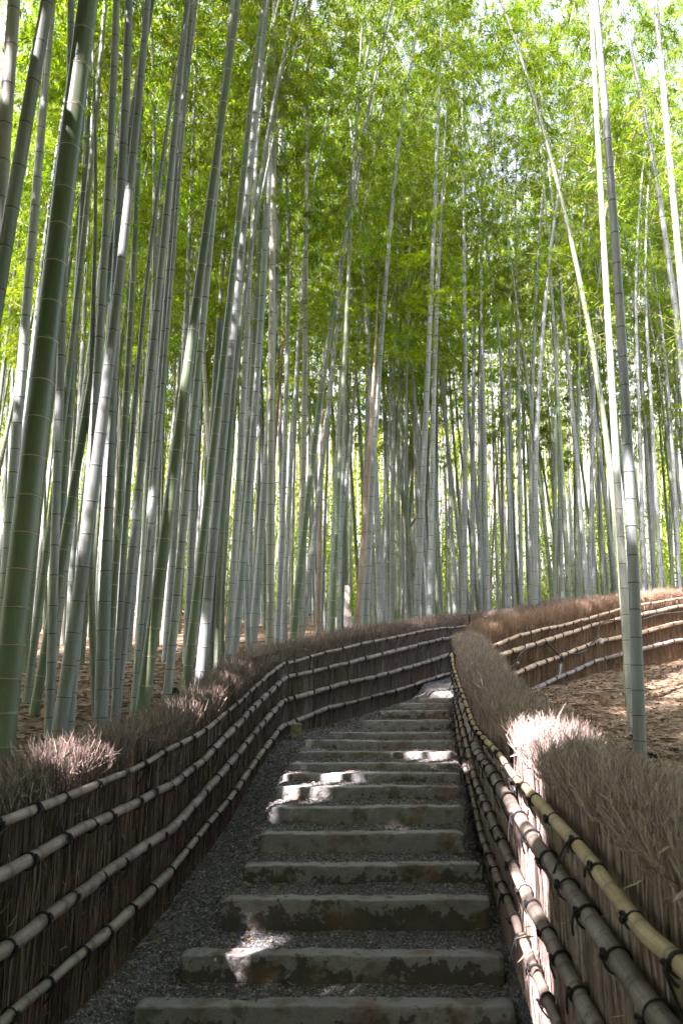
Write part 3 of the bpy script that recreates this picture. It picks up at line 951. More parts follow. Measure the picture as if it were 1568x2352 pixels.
HEROES = [
('n', 5.2, 0.0842, 0.0771, 5.87, 20.5, [(-2.138, 1.176), (-2.137, 1.277), (-2.115, 3.242), (-2.05, 5.03), (-2.012, 7.043)], 'thickest green bamboo, leaning in from the edge of the photo with pale rings'),
('a', 5.4, 0.0536, 0.0534, 6.05, 20.5, [(-2.479, 1.202), (-2.626, 5.859), (-2.673, 7.248)], 'pale tan-grey bamboo whose upper culm cuts the top left corner'),
('g', 5.0, 0.0496, 0.0544, 5.69, 20.5, [(-2.487, 1.15), (-2.484, 1.293), (-2.343, 4.85), (-2.297, 5.659), (-2.231, 6.837)], 'smooth grey bamboo leaning steeply in front of the thickest green one'),
('g', 8.39, 0.0536, 0.0498, 8.73, 20.5, [(-3.535, 1.59), (-3.536, 1.701), (-3.593, 4.183), (-3.596, 5.658), (-3.61, 6.956), (-3.627, 10.318)], 'slim grey bamboo half hidden behind the thickest green one'),
('n', 11.5, 0.0462, 0.0309, 5.72, 17.4, [(-4.481, 1.995), (-4.49, 3.049), (-4.459, 4.538), (-4.352, 7.72)], 'thin green bamboo between the thickest green one and a dark leaning one'),
('d', 8.34, 0.0399, 0.0275, 8.68, 20.5, [(-3.208, 1.584), (-3.145, 2.76), (-3.119, 3.676), (-3.041, 5.529), (-3.018, 10.269)], 'dark olive bamboo leaning right close behind the thickest green one'),
('n', 7.42, 0.0452, 0.0351, 6.17, 20.5, [(-2.772, 1.465), (-2.777, 2.114), (-2.747, 2.574), (-2.567, 3.574), (-2.519, 4.055), (-2.44, 4.873), (-2.266, 7.63)], 'mossy green bamboo with a stubby broken collar at its foot'),
('g', 6.36, 0.0368, 0.0321, 5.46, 20.5, [(-2.245, 1.327), (-2.25, 1.599), (-2.272, 2.287), (-2.363, 3.583), (-2.421, 4.823), (-2.504, 6.783)], 'straight grey bamboo just left of the sunlit grey one'),
('g', 5.88, 0.0539, 0.0271, 6.48, 13.5, [(-2.016, 1.264), (-2.011, 1.716), (-1.98, 2.166), (-1.945, 2.653), (-1.906, 3.192), (-1.822, 4.4), (-1.78, 5.365), (-1.74, 6.335), (-1.734, 7.281), (-1.744, 7.741)], 'big blue-grey bamboo with a long white sunlit stretch'),
('g', 6.16, 0.0372, 0.0325, 6.73, 20.5, [(-2.029, 1.301), (-2.075, 2.868), (-2.07, 3.6), (-2.026, 4.238), (-1.987, 4.725), (-1.958, 5.127), (-2.107, 8.029)], 'grey bamboo crossing behind the big sunlit blue-grey one'),
('d', 7.4, 0.0333, 0.0221, 4.11, 13.5, [(-2.201, 1.462), (-2.228, 1.624), (-2.317, 2.487), (-2.414, 3.742), (-2.518, 5.574)], 'dark slightly bowed bamboo between two thick grey ones'),
('g', 6.36, 0.0552, 0.0401, 5.46, 20.0, [(-1.847, 1.327), (-1.857, 1.72), (-1.884, 2.537), (-1.928, 3.583), (-1.982, 5.029), (-2.002, 6.783)], 'stout upright grey bamboo with widely spaced black rings'),
('g', 6.54, 0.031, 0.0195, 3.77, 13.5, [(-1.798, 1.35), (-1.81, 1.803), (-1.828, 2.647), (-1.81, 3.178), (-1.793, 3.505), (-1.772, 5.123)], 'narrow grey bamboo pressed against the stout upright one'),
('g', 6.9, 0.0399, 0.0296, 7.39, 20.5, [(-1.895, 1.397), (-1.897, 1.895), (-1.87, 2.604), (-1.831, 3.244), (-1.797, 4.015), (-1.772, 4.65), (-1.717, 5.538), (-1.67, 6.718), (-1.619, 7.985), (-1.619, 8.789)], 'long grey bamboo curving up to the right, forked look near the top'),
('g', 7.6, 0.0301, 0.0213, 5.74, 19.6, [(-1.928, 1.488), (-1.919, 1.72), (-1.883, 2.591), (-1.856, 3.576), (-1.807, 4.713), (-1.745, 7.228)], 'thin bamboo with one white sunlit edge touching a thick green one'),
('g', 7.64, 0.0546, 0.0372, 7.46, 20.5, [(-1.89, 1.493), (-1.905, 2.596), (-1.869, 3.322), (-1.864, 3.962), (-1.847, 4.729), (-1.83, 5.452), (-1.798, 6.204), (-1.767, 8.086), (-1.756, 8.951)], 'grey bamboo rising behind the pale ringed green one'),
('n', 6.66, 0.0597, 0.0285, 7.18, 13.8, [(-1.629, 1.366), (-1.581, 2.16), (-1.534, 2.631), (-1.5, 3.441), (-1.397, 4.506), (-1.345, 5.121), (-1.24, 6.033), (-1.122, 6.781), (-1.091, 7.766), (-1.062, 8.543)], 'thick green bamboo with pale rings and a white sunlit patch low down'),
('g', 7.68, 0.0427, 0.0299, 7.49, 20.5, [(-1.644, 1.498), (-1.619, 2.293), (-1.587, 3.139), (-1.511, 4.161), (-1.453, 5.471), (-1.342, 7.56), (-1.317, 8.989)], 'grey bamboo standing in front of the stacked poles'),
('n', 8.4, 0.0513, 0.0344, 6.82, 20.5, [(-1.616, 1.592), (-1.561, 2.236), (-1.512, 3.273), (-1.413, 4.018), (-1.347, 5.292), (-1.278, 6.234), (-1.134, 8.413)], 'dark green bamboo with pale rings, left of a smooth grey one'),
('g', 9.46, 0.0656, 0.0374, 9.69, 20.5, [(-1.65, 1.73), (-1.581, 2.354), (-1.561, 3.207), (-1.487, 4.873), (-1.387, 6.043), (-1.336, 7.151), (-1.28, 8.248), (-1.192, 9.433), (-1.1, 10.679), (-1.066, 11.42)], 'tall smooth grey bamboo with a white sunlit spot near its foot'),
('g', 10.56, 0.0395, 0.0292, 6.77, 20.5, [(-1.729, 1.873), (-1.724, 2.402), (-1.713, 3.37), (-1.62, 5.887), (-1.451, 8.643)], 'thin pale bamboo just right of the tall smooth grey one'),
('d', 10.56, 0.048, 0.0361, 7.51, 20.5, [(-1.632, 1.873), (-1.632, 2.537), (-1.649, 3.37), (-1.6, 4.528), (-1.477, 6.215), (-1.209, 9.38)], 'grey green bamboo with close rings near the dip of the fence'),
('d', 11.68, 0.0344, 0.0244, 5.8, 19.9, [(-1.716, 2.018), (-1.752, 3.704), (-1.702, 5.618), (-1.562, 7.814)], 'very thin dark bamboo near the dip of the fence'),
('g', 11.68, 0.0532, 0.0358, 7.36, 20.5, [(-1.653, 2.018), (-1.634, 2.626), (-1.574, 4.02), (-1.558, 4.828), (-1.531, 6.694), (-1.462, 9.379)], 'grey bamboo, the left one of a close pair'),
('g', 12.0, 0.0644, 0.0435, 11.97, 20.5, [(-1.603, 2.06), (-1.589, 2.491), (-1.524, 4.084), (-1.436, 5.082), (-1.404, 5.725), (-1.322, 7.209), (-1.249, 8.775), (-1.212, 11.73), (-1.202, 14.029)], 'grey bamboo, the right one of a close pair'),
('g', 13.92, 0.0449, 0.0328, 5.78, 20.5, [(-1.588, 2.31), (-1.63, 2.804), (-1.703, 4.088), (-1.72, 5.297), (-1.714, 8.091)], 'thin bowed bamboo with a white sunlit lower culm'),
('g', 14.86, 0.0801, 0.0555, 10.08, 20.5, [(-1.657, 2.432), (-1.577, 3.459), (-1.513, 4.249), (-1.474, 5.059), (-1.454, 6.099), (-1.464, 7.363), (-1.401, 8.997), (-1.331, 12.508)], 'grey bamboo leaning over the fence dip with one bright edge'),
('a', 12.35, 0.0667, 0.0448, 12.29, 20.5, [(-1.088, 2.106), (-1.093, 2.435), (-1.102, 2.846), (-1.145, 5.357), (-1.171, 7.371), (-1.173, 8.571), (-1.184, 11.125), (-1.221, 14.392)], 'straight olive-grey bamboo at the corner of the fence'),
('g', 15.48, 0.0543, 0.0422, 8.32, 20.5, [(-1.253, 2.513), (-1.242, 2.928), (-1.205, 4.149), (-1.166, 5.414), (-1.134, 7.839), (-1.143, 10.829)], 'dappled bamboo right of the straight olive-grey one'),
('g', 16.78, 0.0544, 0.0401, 7.8, 20.5, [(-1.232, 2.681), (-1.198, 4.578), (-1.144, 5.957), (-1.078, 6.666), (-0.941, 10.481)], 'thin grey bamboo crossing behind the dappled one'),
('n', 13.22, 0.0643, 0.0261, 13.06, 20.5, [(-0.815, 2.218), (-0.8, 2.571), (-0.783, 2.919), (-0.717, 3.967), (-0.639, 4.87), (-0.488, 6.534), (-0.303, 7.601), (-0.095, 8.618), (0.08, 9.492), (0.245, 10.848), (0.415, 12.022), (0.637, 13.487), (1.002, 15.279)], 'green bamboo that leans far right and reaches the top edge'),
('g', 15.69, 0.0593, 0.0339, 10.02, 20.5, [(-0.805, 2.539), (-0.796, 2.692), (-0.759, 3.147), (-0.658, 4.181), (-0.561, 5.03), (-0.402, 6.343), (-0.219, 7.919), (0.0, 9.911), (0.155, 12.557)], 'grey bamboo leaning parallel to the long green leaning one'),
('t', 17.24, 0.0512, 0.0406, 6.87, 20.5, [(-0.512, 2.741), (-0.498, 3.515), (-0.472, 5.36), (-0.455, 7.483), (-0.426, 9.615)], 'straw coloured dead bamboo behind the crossing fence'),
('t', 13.72, 0.0596, 0.0369, 6.6, 17.3, [(0.218, 2.284), (0.261, 2.862), (0.269, 2.959), (0.365, 4.055), (0.484, 5.763), (0.602, 7.569), (0.672, 8.884)], 'pinkish tan dead bamboo leaning against a grey one'),
('g', 13.99, 0.0646, 0.0343, 8.58, 18.3, [(0.382, 2.319), (0.425, 2.885), (0.434, 2.983), (0.471, 3.913), (0.51, 4.863), (0.565, 5.843), (0.742, 8.125), (0.886, 9.717), (0.97, 10.901)], 'grey bamboo touching the pinkish tan dead one'),
('o', 17.24, 0.0419, 0.0323, 11.8, 20.5, [(-1.583, 2.741), (-1.562, 5.458), (-1.474, 7.483), (-1.361, 9.615), (-1.189, 11.864), (-0.98, 13.633), (-0.85, 14.545)], 'thin orange-tan dead bamboo high among the green leaves'),
('g', 16.89, 0.0595, 0.0398, 6.76, 20.4, [(-0.274, 2.696), (-0.265, 2.949), (-0.205, 4.371), (-0.16, 5.286), (-0.106, 6.7), (0.01, 9.456)], 'grey bamboo crossed low down by a leaning one'),
('g', 18.3, 0.0544, 0.0332, 9.61, 20.5, [(-0.336, 2.879), (-0.24, 3.627), (-0.101, 4.594), (0.021, 5.836), (0.177, 7.117), (0.32, 9.239), (0.565, 12.489)], 'leaning bamboo crossing in front of an upright grey one'),
('g', 18.3, 0.0546, 0.0372, 6.08, 19.1, [(-0.059, 2.879), (-0.06, 3.151), (-0.06, 4.107), (-0.01, 5.69), (0.085, 8.955)], None),
('d', 25.16, 0.0548, 0.0451, 11.1, 20.5, [(0.586, 3.77), (0.575, 4.103), (0.514, 5.679), (0.437, 7.388), (0.285, 8.792), (-0.06, 14.871)], 'thin dark bamboo tilting left behind the pinkish tan one'),
('g', 22.37, 0.0546, 0.039, 7.22, 20.5, [(1.227, 3.352), (1.214, 3.594), (1.194, 3.909), (1.105, 5.839), (1.024, 7.689), (0.962, 10.568)], None),
('n', 20.13, 0.0546, 0.0351, 6.6, 18.5, [(1.22, 3.078), (1.213, 3.405), (1.206, 3.688), (1.203, 5.154), (1.169, 6.808), (1.123, 9.681)], 'slender vivid green bamboo left of the crooked tree'),
('n', 20.13, 0.0547, 0.0356, 7.89, 20.5, [(1.416, 3.056), (1.422, 3.514), (1.445, 4.951), (1.5, 7.659), (1.589, 10.942)], 'upright dark green bamboo beside the crooked brown tree'),
('g', 22.88, 0.0497, 0.0332, 7.45, 20.5, [(1.748, 3.316), (1.753, 3.761), (1.791, 6.687), (1.835, 10.769)], None),
('g', 15.07, 0.0697, 0.0248, 14.8, 20.5, [(1.366, 2.386), (1.401, 3.098), (1.443, 3.882), (1.515, 4.899), (1.595, 6.161), (1.737, 8.144), (1.875, 10.083), (2.006, 11.609), (2.139, 13.744), (2.271, 16.004), (2.324, 17.184)], 'tall grey bamboo beside the crooked tree, standing clear to the top'),
('n', 18.3, 0.0648, 0.0434, 7.96, 20.5, [(2.05, 2.726), (2.072, 3.487), (2.125, 5.169), (2.186, 7.117), (2.24, 8.393), (2.344, 10.687)], 'dark green upright bamboo beside the tall clear grey one'),
('d', 21.96, 0.0598, 0.0388, 8.72, 20.5, [(2.598, 3.061), (2.618, 3.845), (2.736, 8.201), (2.846, 11.782)], None),
('g', 20.13, 0.0549, 0.0356, 8.09, 20.5, [(3.3, 2.854), (3.206, 3.841), (3.116, 4.738), (2.982, 5.699), (2.874, 7.659), (2.608, 10.942)], 'grey bamboo tilting left above the meeting of the fences'),
('g', 19.96, 0.0599, 0.0414, 8.67, 20.5, [(3.216, 2.836), (3.258, 3.867), (3.349, 6.052), (3.418, 7.61), (3.575, 11.504)], None),
('g', 19.96, 0.0599, 0.0358, 9.32, 20.5, [(3.443, 2.826), (3.474, 3.823), (3.528, 5.485), (3.589, 7.61), (3.801, 12.15)], 'upright grey bamboo left of a green twin'),
('n', 22.88, 0.0499, 0.034, 10.3, 20.5, [(4.071, 3.005), (4.093, 4.133), (4.145, 6.687), (4.203, 8.471), (4.45, 13.302)], None),
('t', 27.45, 0.0448, 0.0399, 9.27, 20.5, [(4.976, 3.308), (5.048, 4.322), (5.15, 5.675), (5.606, 9.826), (5.84, 12.583)], 'thin brown dead bamboo tilting over the fence corner'),
('g', 20.13, 0.0549, 0.0368, 11.4, 20.5, [(4.139, 2.843), (4.182, 3.819), (4.256, 5.38), (4.329, 7.659), (4.346, 10.307), (4.22, 12.566), (3.986, 14.247)], 'grey bamboo that bends left halfway up'),
('g', 20.13, 0.0549, 0.0356, 8.09, 20.5, [(4.362, 2.849), (4.37, 3.841), (4.385, 5.516), (4.401, 7.255), (4.6, 10.942)], None),
('g', 20.13, 0.0549, 0.0368, 11.39, 20.5, [(4.483, 2.854), (4.526, 3.885), (4.598, 5.516), (4.684, 7.659), (4.77, 10.307), (4.906, 14.247)], None),
('g', 18.3, 0.0549, 0.0337, 11.15, 20.5, [(4.327, 2.586), (4.371, 3.627), (4.462, 5.69), (4.518, 7.117), (4.648, 8.955), (4.927, 11.88), (5.13, 13.732)], 'pale grey bamboo, thinner one of touching twins'),
('g', 16.99, 0.0649, 0.0411, 9.33, 20.5, [(4.089, 2.383), (4.142, 3.489), (4.238, 5.405), (4.292, 6.73), (4.445, 8.437), (4.705, 10.045), (4.915, 11.718)], 'pale grey bamboo, thicker one of touching twins'),
('n', 20.13, 0.055, 0.0363, 10.02, 20.5, [(5.298, 2.879), (5.364, 3.929), (5.505, 6.089), (5.611, 7.659), (5.795, 10.307), (6.013, 12.898)], 'straight slender green bamboo right of the grey twins'),
('g', 22.37, 0.055, 0.0395, 8.93, 20.5, [(6.161, 3.038), (6.208, 4.25), (6.277, 5.94), (6.334, 7.873), (6.481, 11.969)], None),
('d', 19.13, 0.0575, 0.04, 8.97, 20.5, [(5.583, 2.75), (5.66, 3.944), (5.788, 5.871), (5.888, 7.363), (6.027, 9.285), (6.213, 11.715)], None),
('g', 20.13, 0.0551, 0.0415, 8.04, 20.5, [(6.142, 2.905), (6.249, 4.171), (6.417, 6.089), (6.584, 7.659), (6.877, 10.942)], None),
('g', 22.37, 0.0551, 0.0395, 8.9, 20.5, [(7.012, 3.065), (7.094, 4.495), (7.217, 6.576), (7.303, 8.321), (7.456, 11.969)], None),
('d', 22.37, 0.0551, 0.0395, 8.9, 20.5, [(7.318, 3.073), (7.361, 4.47), (7.408, 5.94), (7.507, 8.321), (7.72, 11.969)], None),
('n', 11.2, 0.0535, 0.0285, 9.55, 20.4, [(3.917, 1.508), (3.952, 2.052), (3.972, 2.456), (3.952, 2.965), (3.926, 4.283), (3.92, 5.457), (3.826, 6.842), (3.702, 7.93), (3.573, 9.064), (3.426, 10.045), (3.274, 11.061)], 'leaning green bamboo with sunlit pale patches, on the bare slope'),
('w', 9.6, 0.0509, 0.0312, 9.52, 20.5, [(3.376, 1.292), (3.385, 1.542), (3.408, 2.002), (3.426, 2.348), (3.439, 3.229), (3.462, 4.542), (3.477, 6.108), (3.49, 7.04), (3.534, 8.012), (3.578, 9.025), (3.641, 10.812)], 'white sunlit bamboo squeezed between a leaning green and a dark grey one'),
('x', 7.48, 0.0567, 0.0345, 8.29, 20.5, [(2.676, 1.092), (2.707, 1.6), (2.736, 2.038), (2.758, 2.545), (2.825, 3.914), (2.811, 4.209), (2.826, 5.494), (2.845, 6.618), (2.844, 7.407), (2.849, 8.23), (2.859, 9.385)], 'dark slate bamboo standing in front on the bare slope, white at its top'),
('w', 10.5, 0.0566, 0.0409, 10.24, 20.5, [(4.834, 1.43), (4.843, 2.252), (4.892, 6.521), (4.96, 8.604), (4.934, 9.711), (4.938, 10.476), (4.978, 11.666)], 'glaring white bamboo entering from the photo edge high up'),
('g', 12.5, 0.058, 0.0368, 12.3, 20.5, [(5.526, 1.752), (5.564, 3.03), (5.651, 5.893), (5.707, 7.838), (5.748, 9.069), (5.675, 10.352), (5.54, 11.918), (5.419, 13.324), (5.365, 14.05)], 'dappled grey bamboo arching left beside the glaring white one'),
('n', 22.37, 0.0551, 0.0428, 17.72, 20.7, [(9.69, 3.092), (9.747, 4.446), (9.958, 9.203), (10.081, 14.142), (9.914, 16.792), (9.738, 18.765), (9.486, 20.809)], 'thin dark green bamboo arching inside the dappled grey one'),
('g', 19.13, 0.0577, 0.0394, 7.69, 20.5, [(7.203, 2.798), (7.285, 4.238), (7.382, 5.871), (7.466, 7.363), (7.64, 10.484)], None),
('g', 22.37, 0.0552, 0.0395, 8.88, 20.5, [(8.685, 3.092), (8.803, 4.704), (8.943, 6.576), (9.072, 8.321), (9.301, 11.969)], None),
('g', 19.13, 0.0578, 0.0394, 7.67, 20.5, [(7.637, 2.811), (7.699, 4.28), (7.768, 5.871), (7.814, 7.363), (7.955, 10.484)], None),
('n', 22.37, 0.0553, 0.0395, 8.88, 20.5, [(9.159, 3.092), (9.297, 4.741), (9.456, 6.576), (9.594, 8.321), (9.854, 11.969)], 'green bamboo rising behind the sunlit end of the slope fence'),
('g', 22.37, 0.0553, 0.0395, 8.88, 20.5, [(9.341, 3.092), (9.486, 4.79), (9.644, 6.576), (9.784, 8.321), (10.065, 11.969)], None),

]
SHARED = {
    'left': 'slim bamboo among the crowded stems above the fence dip, no mark of its own',
    'mid': 'slim grey or green bamboo among the crowded stems behind the crossing fence',
    'right': 'slim bamboo among the parallel stems rising behind the slope fence'}
for i, (c, Y, r0, r1, h1, L, pts, lab) in enumerate(HEROES):
    pl = np.array(pts)
    b = np.array([pl[0, 0], Y, pl[0, 1]])
    zone = 'left' if pl[0, 0] < -.9 else ('mid' if pl[0, 0] < 3.5 else 'right')
    th = empty('bamboo', b, lab or SHARED[zone], 'bamboo', 'bamboos of the grove' if lab else 'unmarked bamboos ' + zone)
    hh = pl[:, 1] - pl[0, 1]
    # smooth curve through the surveyed points, a gentle nod above them
    deg = min(2, len(pl) - 1)
    cf = np.polyfit(hh, pl[:, 0] - pl[0, 0], deg, w=np.r_[3, np.ones(len(hh) - 2), 1.5])
    d1 = np.polyval(np.polyder(cf), h1)
    yn = random.uniform(-.5, .5)

    def C(h):
        x = np.where(h <= h1, np.polyval(cf, np.minimum(h, h1)), np.polyval(cf, h1) + d1 * (h - h1) + np.sign(d1 + 1e-6) * .012 * np.clip(h - h1, 0, 99) ** 2)
        y = yn * (h / 15.) ** 2.2
        return np.stack([x, y + 0 * h, h], 1)

    if c in 'to': L = h1 + 1.2
    kk = (r0 - r1) / h1
    def rad(h):
        base = r0 - kk * h
        tip = r0 * np.clip(1 - (h / L) ** 1.4, 0, 1)
        return np.maximum(np.minimum(base, tip * 1.1), .006) * (1 + .12 * np.exp(-h / .12))
    mb = MB()
    culm(mb, C, L, rad, .21 if Y < 9 else .25, .36 if Y < 9 else .42, 18 if Y < 10 else 12)
    mb.build('culm', M[c], th, smooth=True)
    # crown
    h0 = max(L * .44, 6.2 if Y > 9 else 8.2)
    if c in 'to': h0 = L * .7
    p0, p1 = C(np.array([h0]))[0], C(np.array([L]))[0]
    d = p1 - p0
    sc = np.linalg.norm(d) / 9.5
    mat = Matrix.Translation(Vector(p0)) @ (rot_to(d).to_matrix() @ Matrix.Rotation(random.random() * 6.28, 3, 'Z')).to_4x4() @ Matrix.Diagonal((.95, .95, sc, 1))
    me = CROWNS[i % 6]
    if Y < 10.6:                                    # near crowns are cut so that the chosen sun flecks get through
        me = me.copy()
        n = len(me.vertices)
        co = np.empty(n * 3); me.vertices.foreach_get('co', co); co = co.reshape(-1, 3)
        mw = np.array(Matrix.Translation(Vector(b)) @ mat)
        wc = co @ mw[:3, :3].T + mw[:3, 3]
        k = keep(wc)
        import bmesh
        bm = bmesh.new(); bm.from_mesh(me); bm.verts.ensure_lookup_table()
        bmesh.ops.delete(bm, geom=[bm.verts[q] for q in np.nonzero(~k)[0]], context='VERTS')
        bm.to_mesh(me); bm.free()
    f = link('foliage', me, th)
    f.matrix_local = mat
    if c in 'nw' and pl[0, 0] > 3 and Y < 12:       # a few leafy side shoots on the two pale culms of the slope
        for hs_ in (5.2, 6.6, 7.6, 8.6):
            p_ = C(np.array([hs_]))[0]
            s_ = link('side_shoot', SPRAY, th)
            s_.matrix_local = Matrix.Translation(Vector(p_)) @ Matrix.Rotation(random.random() * 6.28, 4, 'Z') @ Matrix.Rotation(R(62), 4, 'Y')

# slender bamboos that fill the grove behind: a few pairs of culm and crown, copied
VAR = []
for i in range(10):
    L = 15.5 + 2.5 * random.random()
    r0 = .055
    a1, a2, ph = random.uniform(.1, .5), random.uniform(.2, 1.0), random.random() * 6.28
    def C(h, a1=a1, a2=a2, ph=ph, L=L):
        t = h / L
        return np.stack([a1 * .3 * np.sin(t * 3 + ph) - a1 * .3 * math.sin(ph) + a2 * t ** 3, .25 * np.sin(t * 2.2 + ph * 2) - .25 * math.sin(ph * 2), h], 1)
    mb = MB()
    culm(mb, C, L, lambda h: r0 * np.clip(1 - (h / L) ** 1.35, .06, 1), .25, .42, 9)
    ms = {k: None for k in 'gnda'}
    base_me = mb.mesh('culm', M['g'], True)
    for k in ms:
        mk = base_me if k == 'g' else base_me.copy()
        mk.materials[0] = M[k]; ms[k] = mk
    h0 = L * random.uniform(.34, .46)
    p0, p1 = C(np.array([h0]))[0], C(np.array([L]))[0]
    d = p1 - p0
    mat = Matrix.Translation(Vector(p0)) @ rot_to(d).to_matrix().to_4x4() @ Matrix.Diagonal((.95, .95, np.linalg.norm(d) / 9.5, 1))
    VAR.append((ms, mat))

taken = [(p[6][0][0], p[1]) for p in HEROES]
FILL = {
    'a': ('thin bamboo standing among others on the littered slope left of the stair', 'thin bamboos on the left slope'),
    'b': ('far thin bamboo deep in the grove beyond the left fence', 'far thin bamboos beyond the left fence'),
    'c': ('far thin bamboo deep in the grove straight beyond the stair head', 'far thin bamboos beyond the stair head'),
    'd': ('far thin bamboo deep in the grove above the slope fence', 'far thin bamboos above the slope fence')}
cnt = 0
tries = 0
while cnt < 220 and tries < 20000:
    tries += 1
    Y = 9.5 + 20.5 * random.random() ** .85
    X = random.uniform(-.50, .56) * Y
    if xl(Y) - .5 < X and not (Y > 17 and X < xl(Y) - .4):
        # beyond the crossing and slope fences only
        if Y < 16.2: continue
        if X > xl(Y) - .4 and X < xr(Y) + .6 and Y < 22: continue
        if X > xr(Y): continue
    if X < 0 and Y < 12 and X > -2.2: continue
    if .185 < X / Y < .25 and Y < 24: continue
    dm = .42 if Y < 16 else .5
    if any((X - a) ** 2 + (Y - b_) ** 2 < dm ** 2 for a, b_ in taken): continue
    taken.append((X, Y))
    z = float(ground_z(np.array(X), np.array(Y))) - .04
    key = 'a' if (X < -.9 and Y < 16) else ('b' if X < -.06 * Y else ('c' if X < .17 * Y else 'd'))
    th = empty('bamboo', (X, Y, z), FILL[key][0], 'bamboo', FILL[key][1])
    s = random.uniform(.85, 1.22)
    th.scale = (s, s, random.uniform(.9, 1.12))
    th.rotation_euler = (R(random.gauss(0, 1.2)), R(random.gauss(.8, 1.5)), random.random() * 6.28)
    ms, mat = VAR[cnt % 10]
    cm = random.choice('gggggnndda')
    o = link('culm', ms[cm], th)
    f = link('foliage', CROWNS[random.randrange(6)], th)
    f.matrix_local = mat @ Matrix.Rotation(random.random() * 6.28, 4, 'Z')
    cnt += 1
print('fillers', cnt)

# the same grove going on around and behind the viewer: one mass that nobody could count
mb = MB()
N = 0
pos = []
while len(pos) < 190:
    X, Y = (random.uniform(-13, 8), random.uniform(-13, 7)) if len(pos) < 130 else (random.uniform(-22, 18), random.uniform(-20, 17))
    if -1.9 < X < 1.3: continue
    if Y > 0 and abs(X) < .53 * Y + .5: continue
    if any((X - a) ** 2 + (Y - b_) ** 2 < .8 for a, b_ in pos): continue
    pos.append((X, Y))
allc = []
for X, Y in pos:
    z = float(ground_z(np.array(X), np.array(Y))) - .05
    L = random.uniform(14, 17) if Y < 6 else 18
    lx, ly = random.gauss(0, .5) + (1.3 if -4.5 < X < 0 else -1.3 if 0 < X < 4 else 0), random.gauss(0, .5)
    h = np.linspace(0, L, 12)
    Pc = np.stack([X + lx * (h / L) ** 2, Y + ly * (h / L) ** 2, z + h], 1)
    tube(mb, Pc, .055 * np.clip(1 - (h / L) ** 1.4, .06, 1), 8, 0, (np.full(11, .3), np.full(11, .5)))
    n = 3000
    lo = max(.40, (1.03 * Y + 2.5) / L) if Y > 0 else .40
    hh = L * (lo + (1 - lo) * rng.random(n))
    rr = 1.5 * np.sqrt(rng.random(n)) * (.4 + .8 * np.sin(np.clip((hh / L - lo) / (1 - lo) + .1, 0, 1) * np.pi))
    a = rng.random(n) * 6.28
    t = hh / L
    c = np.stack([X + lx * t ** 2 + rr * np.cos(a), Y + ly * t ** 2 + rr * np.sin(a), z + hh], 1)
    allc.append(c)
c = np.concatenate(allc)
c = c[keep(c, .15)]
n = len(c)
leaves(mb, c, rng.normal(size=(n, 3)) + [0, 0, -.5], rng.normal(size=(n, 3)) * .5 + [0, 0, 1], .22 + .12 * rng.random(n), .034 + .02 * rng.random(n), rng.random(n), 1)
# its outer ring: unseen loose leaves added to block the low sky
n = 42000
a = R(-128) + R(256) * rng.random(n) - np.pi / 2
rr = 25 + 7 * rng.random(n)
c = np.stack([rr * np.cos(a) , rr * np.sin(a) + 2, 0 * a], 1)
c[:, 2] = ground_z(c[:, 0], c[:, 1]) + .5 + 13 * rng.random(n)
c = c[(c[:, 1] < 24) & (np.abs(c[:, 0]) > .55 * c[:, 1] + 1)]; n = len(c)
c = c[keep(c, .2)]; n = len(c)
leaves(mb, c, rng.normal(size=(n, 3)) + [0, 0, -.6], rng.normal(size=(n, 3)) + [0, 0, .3], .5 + .3 * rng.random(n), .07 + .05 * rng.random(n), rng.random(n), 1)
tag(mb.build('bamboo_grove', [M['g'], M['leaf']]), 'the grove going on around the viewer as one mass of stems and leaves', 'grove', kind='stuff')

# far grove beyond a sunny clearing
mb = MB()
n = 420000
cl = 3600
cx = rng.uniform(-38, 46, cl); cy = rng.uniform(47, 60, cl); cz = 3.0 + 40 * rng.random(cl) ** 1.1
cl_ok = ~((np.abs(cx / cy - .215) < .045) & (cz / cy > .62))          # the sky shows through at one place
cx, cy, cz = cx[cl_ok], cy[cl_ok], cz[cl_ok]; cl = len(cx)
ci = rng.integers(0, cl, n)
c = np.stack([cx[ci], cy[ci], cz[ci]], 1) + rng.normal(size=(n, 3)) * [1.2, 1.2, .9]
tone = np.clip(.5 + .25 * rng.normal(size=n) + .2 * rng.normal(size=cl)[ci], 0, 1)
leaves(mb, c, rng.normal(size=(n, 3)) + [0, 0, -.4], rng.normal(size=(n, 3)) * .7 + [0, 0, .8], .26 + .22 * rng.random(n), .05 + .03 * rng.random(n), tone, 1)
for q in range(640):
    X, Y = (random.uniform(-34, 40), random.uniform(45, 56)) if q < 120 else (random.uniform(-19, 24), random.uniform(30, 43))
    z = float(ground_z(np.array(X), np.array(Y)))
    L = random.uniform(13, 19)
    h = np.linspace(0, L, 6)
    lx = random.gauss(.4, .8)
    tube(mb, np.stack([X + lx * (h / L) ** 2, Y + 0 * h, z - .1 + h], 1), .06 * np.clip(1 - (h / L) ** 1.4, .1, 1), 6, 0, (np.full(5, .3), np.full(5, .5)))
tag(mb.build('distant_grove', [M['w'], M['leaf_far']]), 'sunlit far bamboo wood glowing yellow-green behind all the stems', 'wood', kind='stuff')

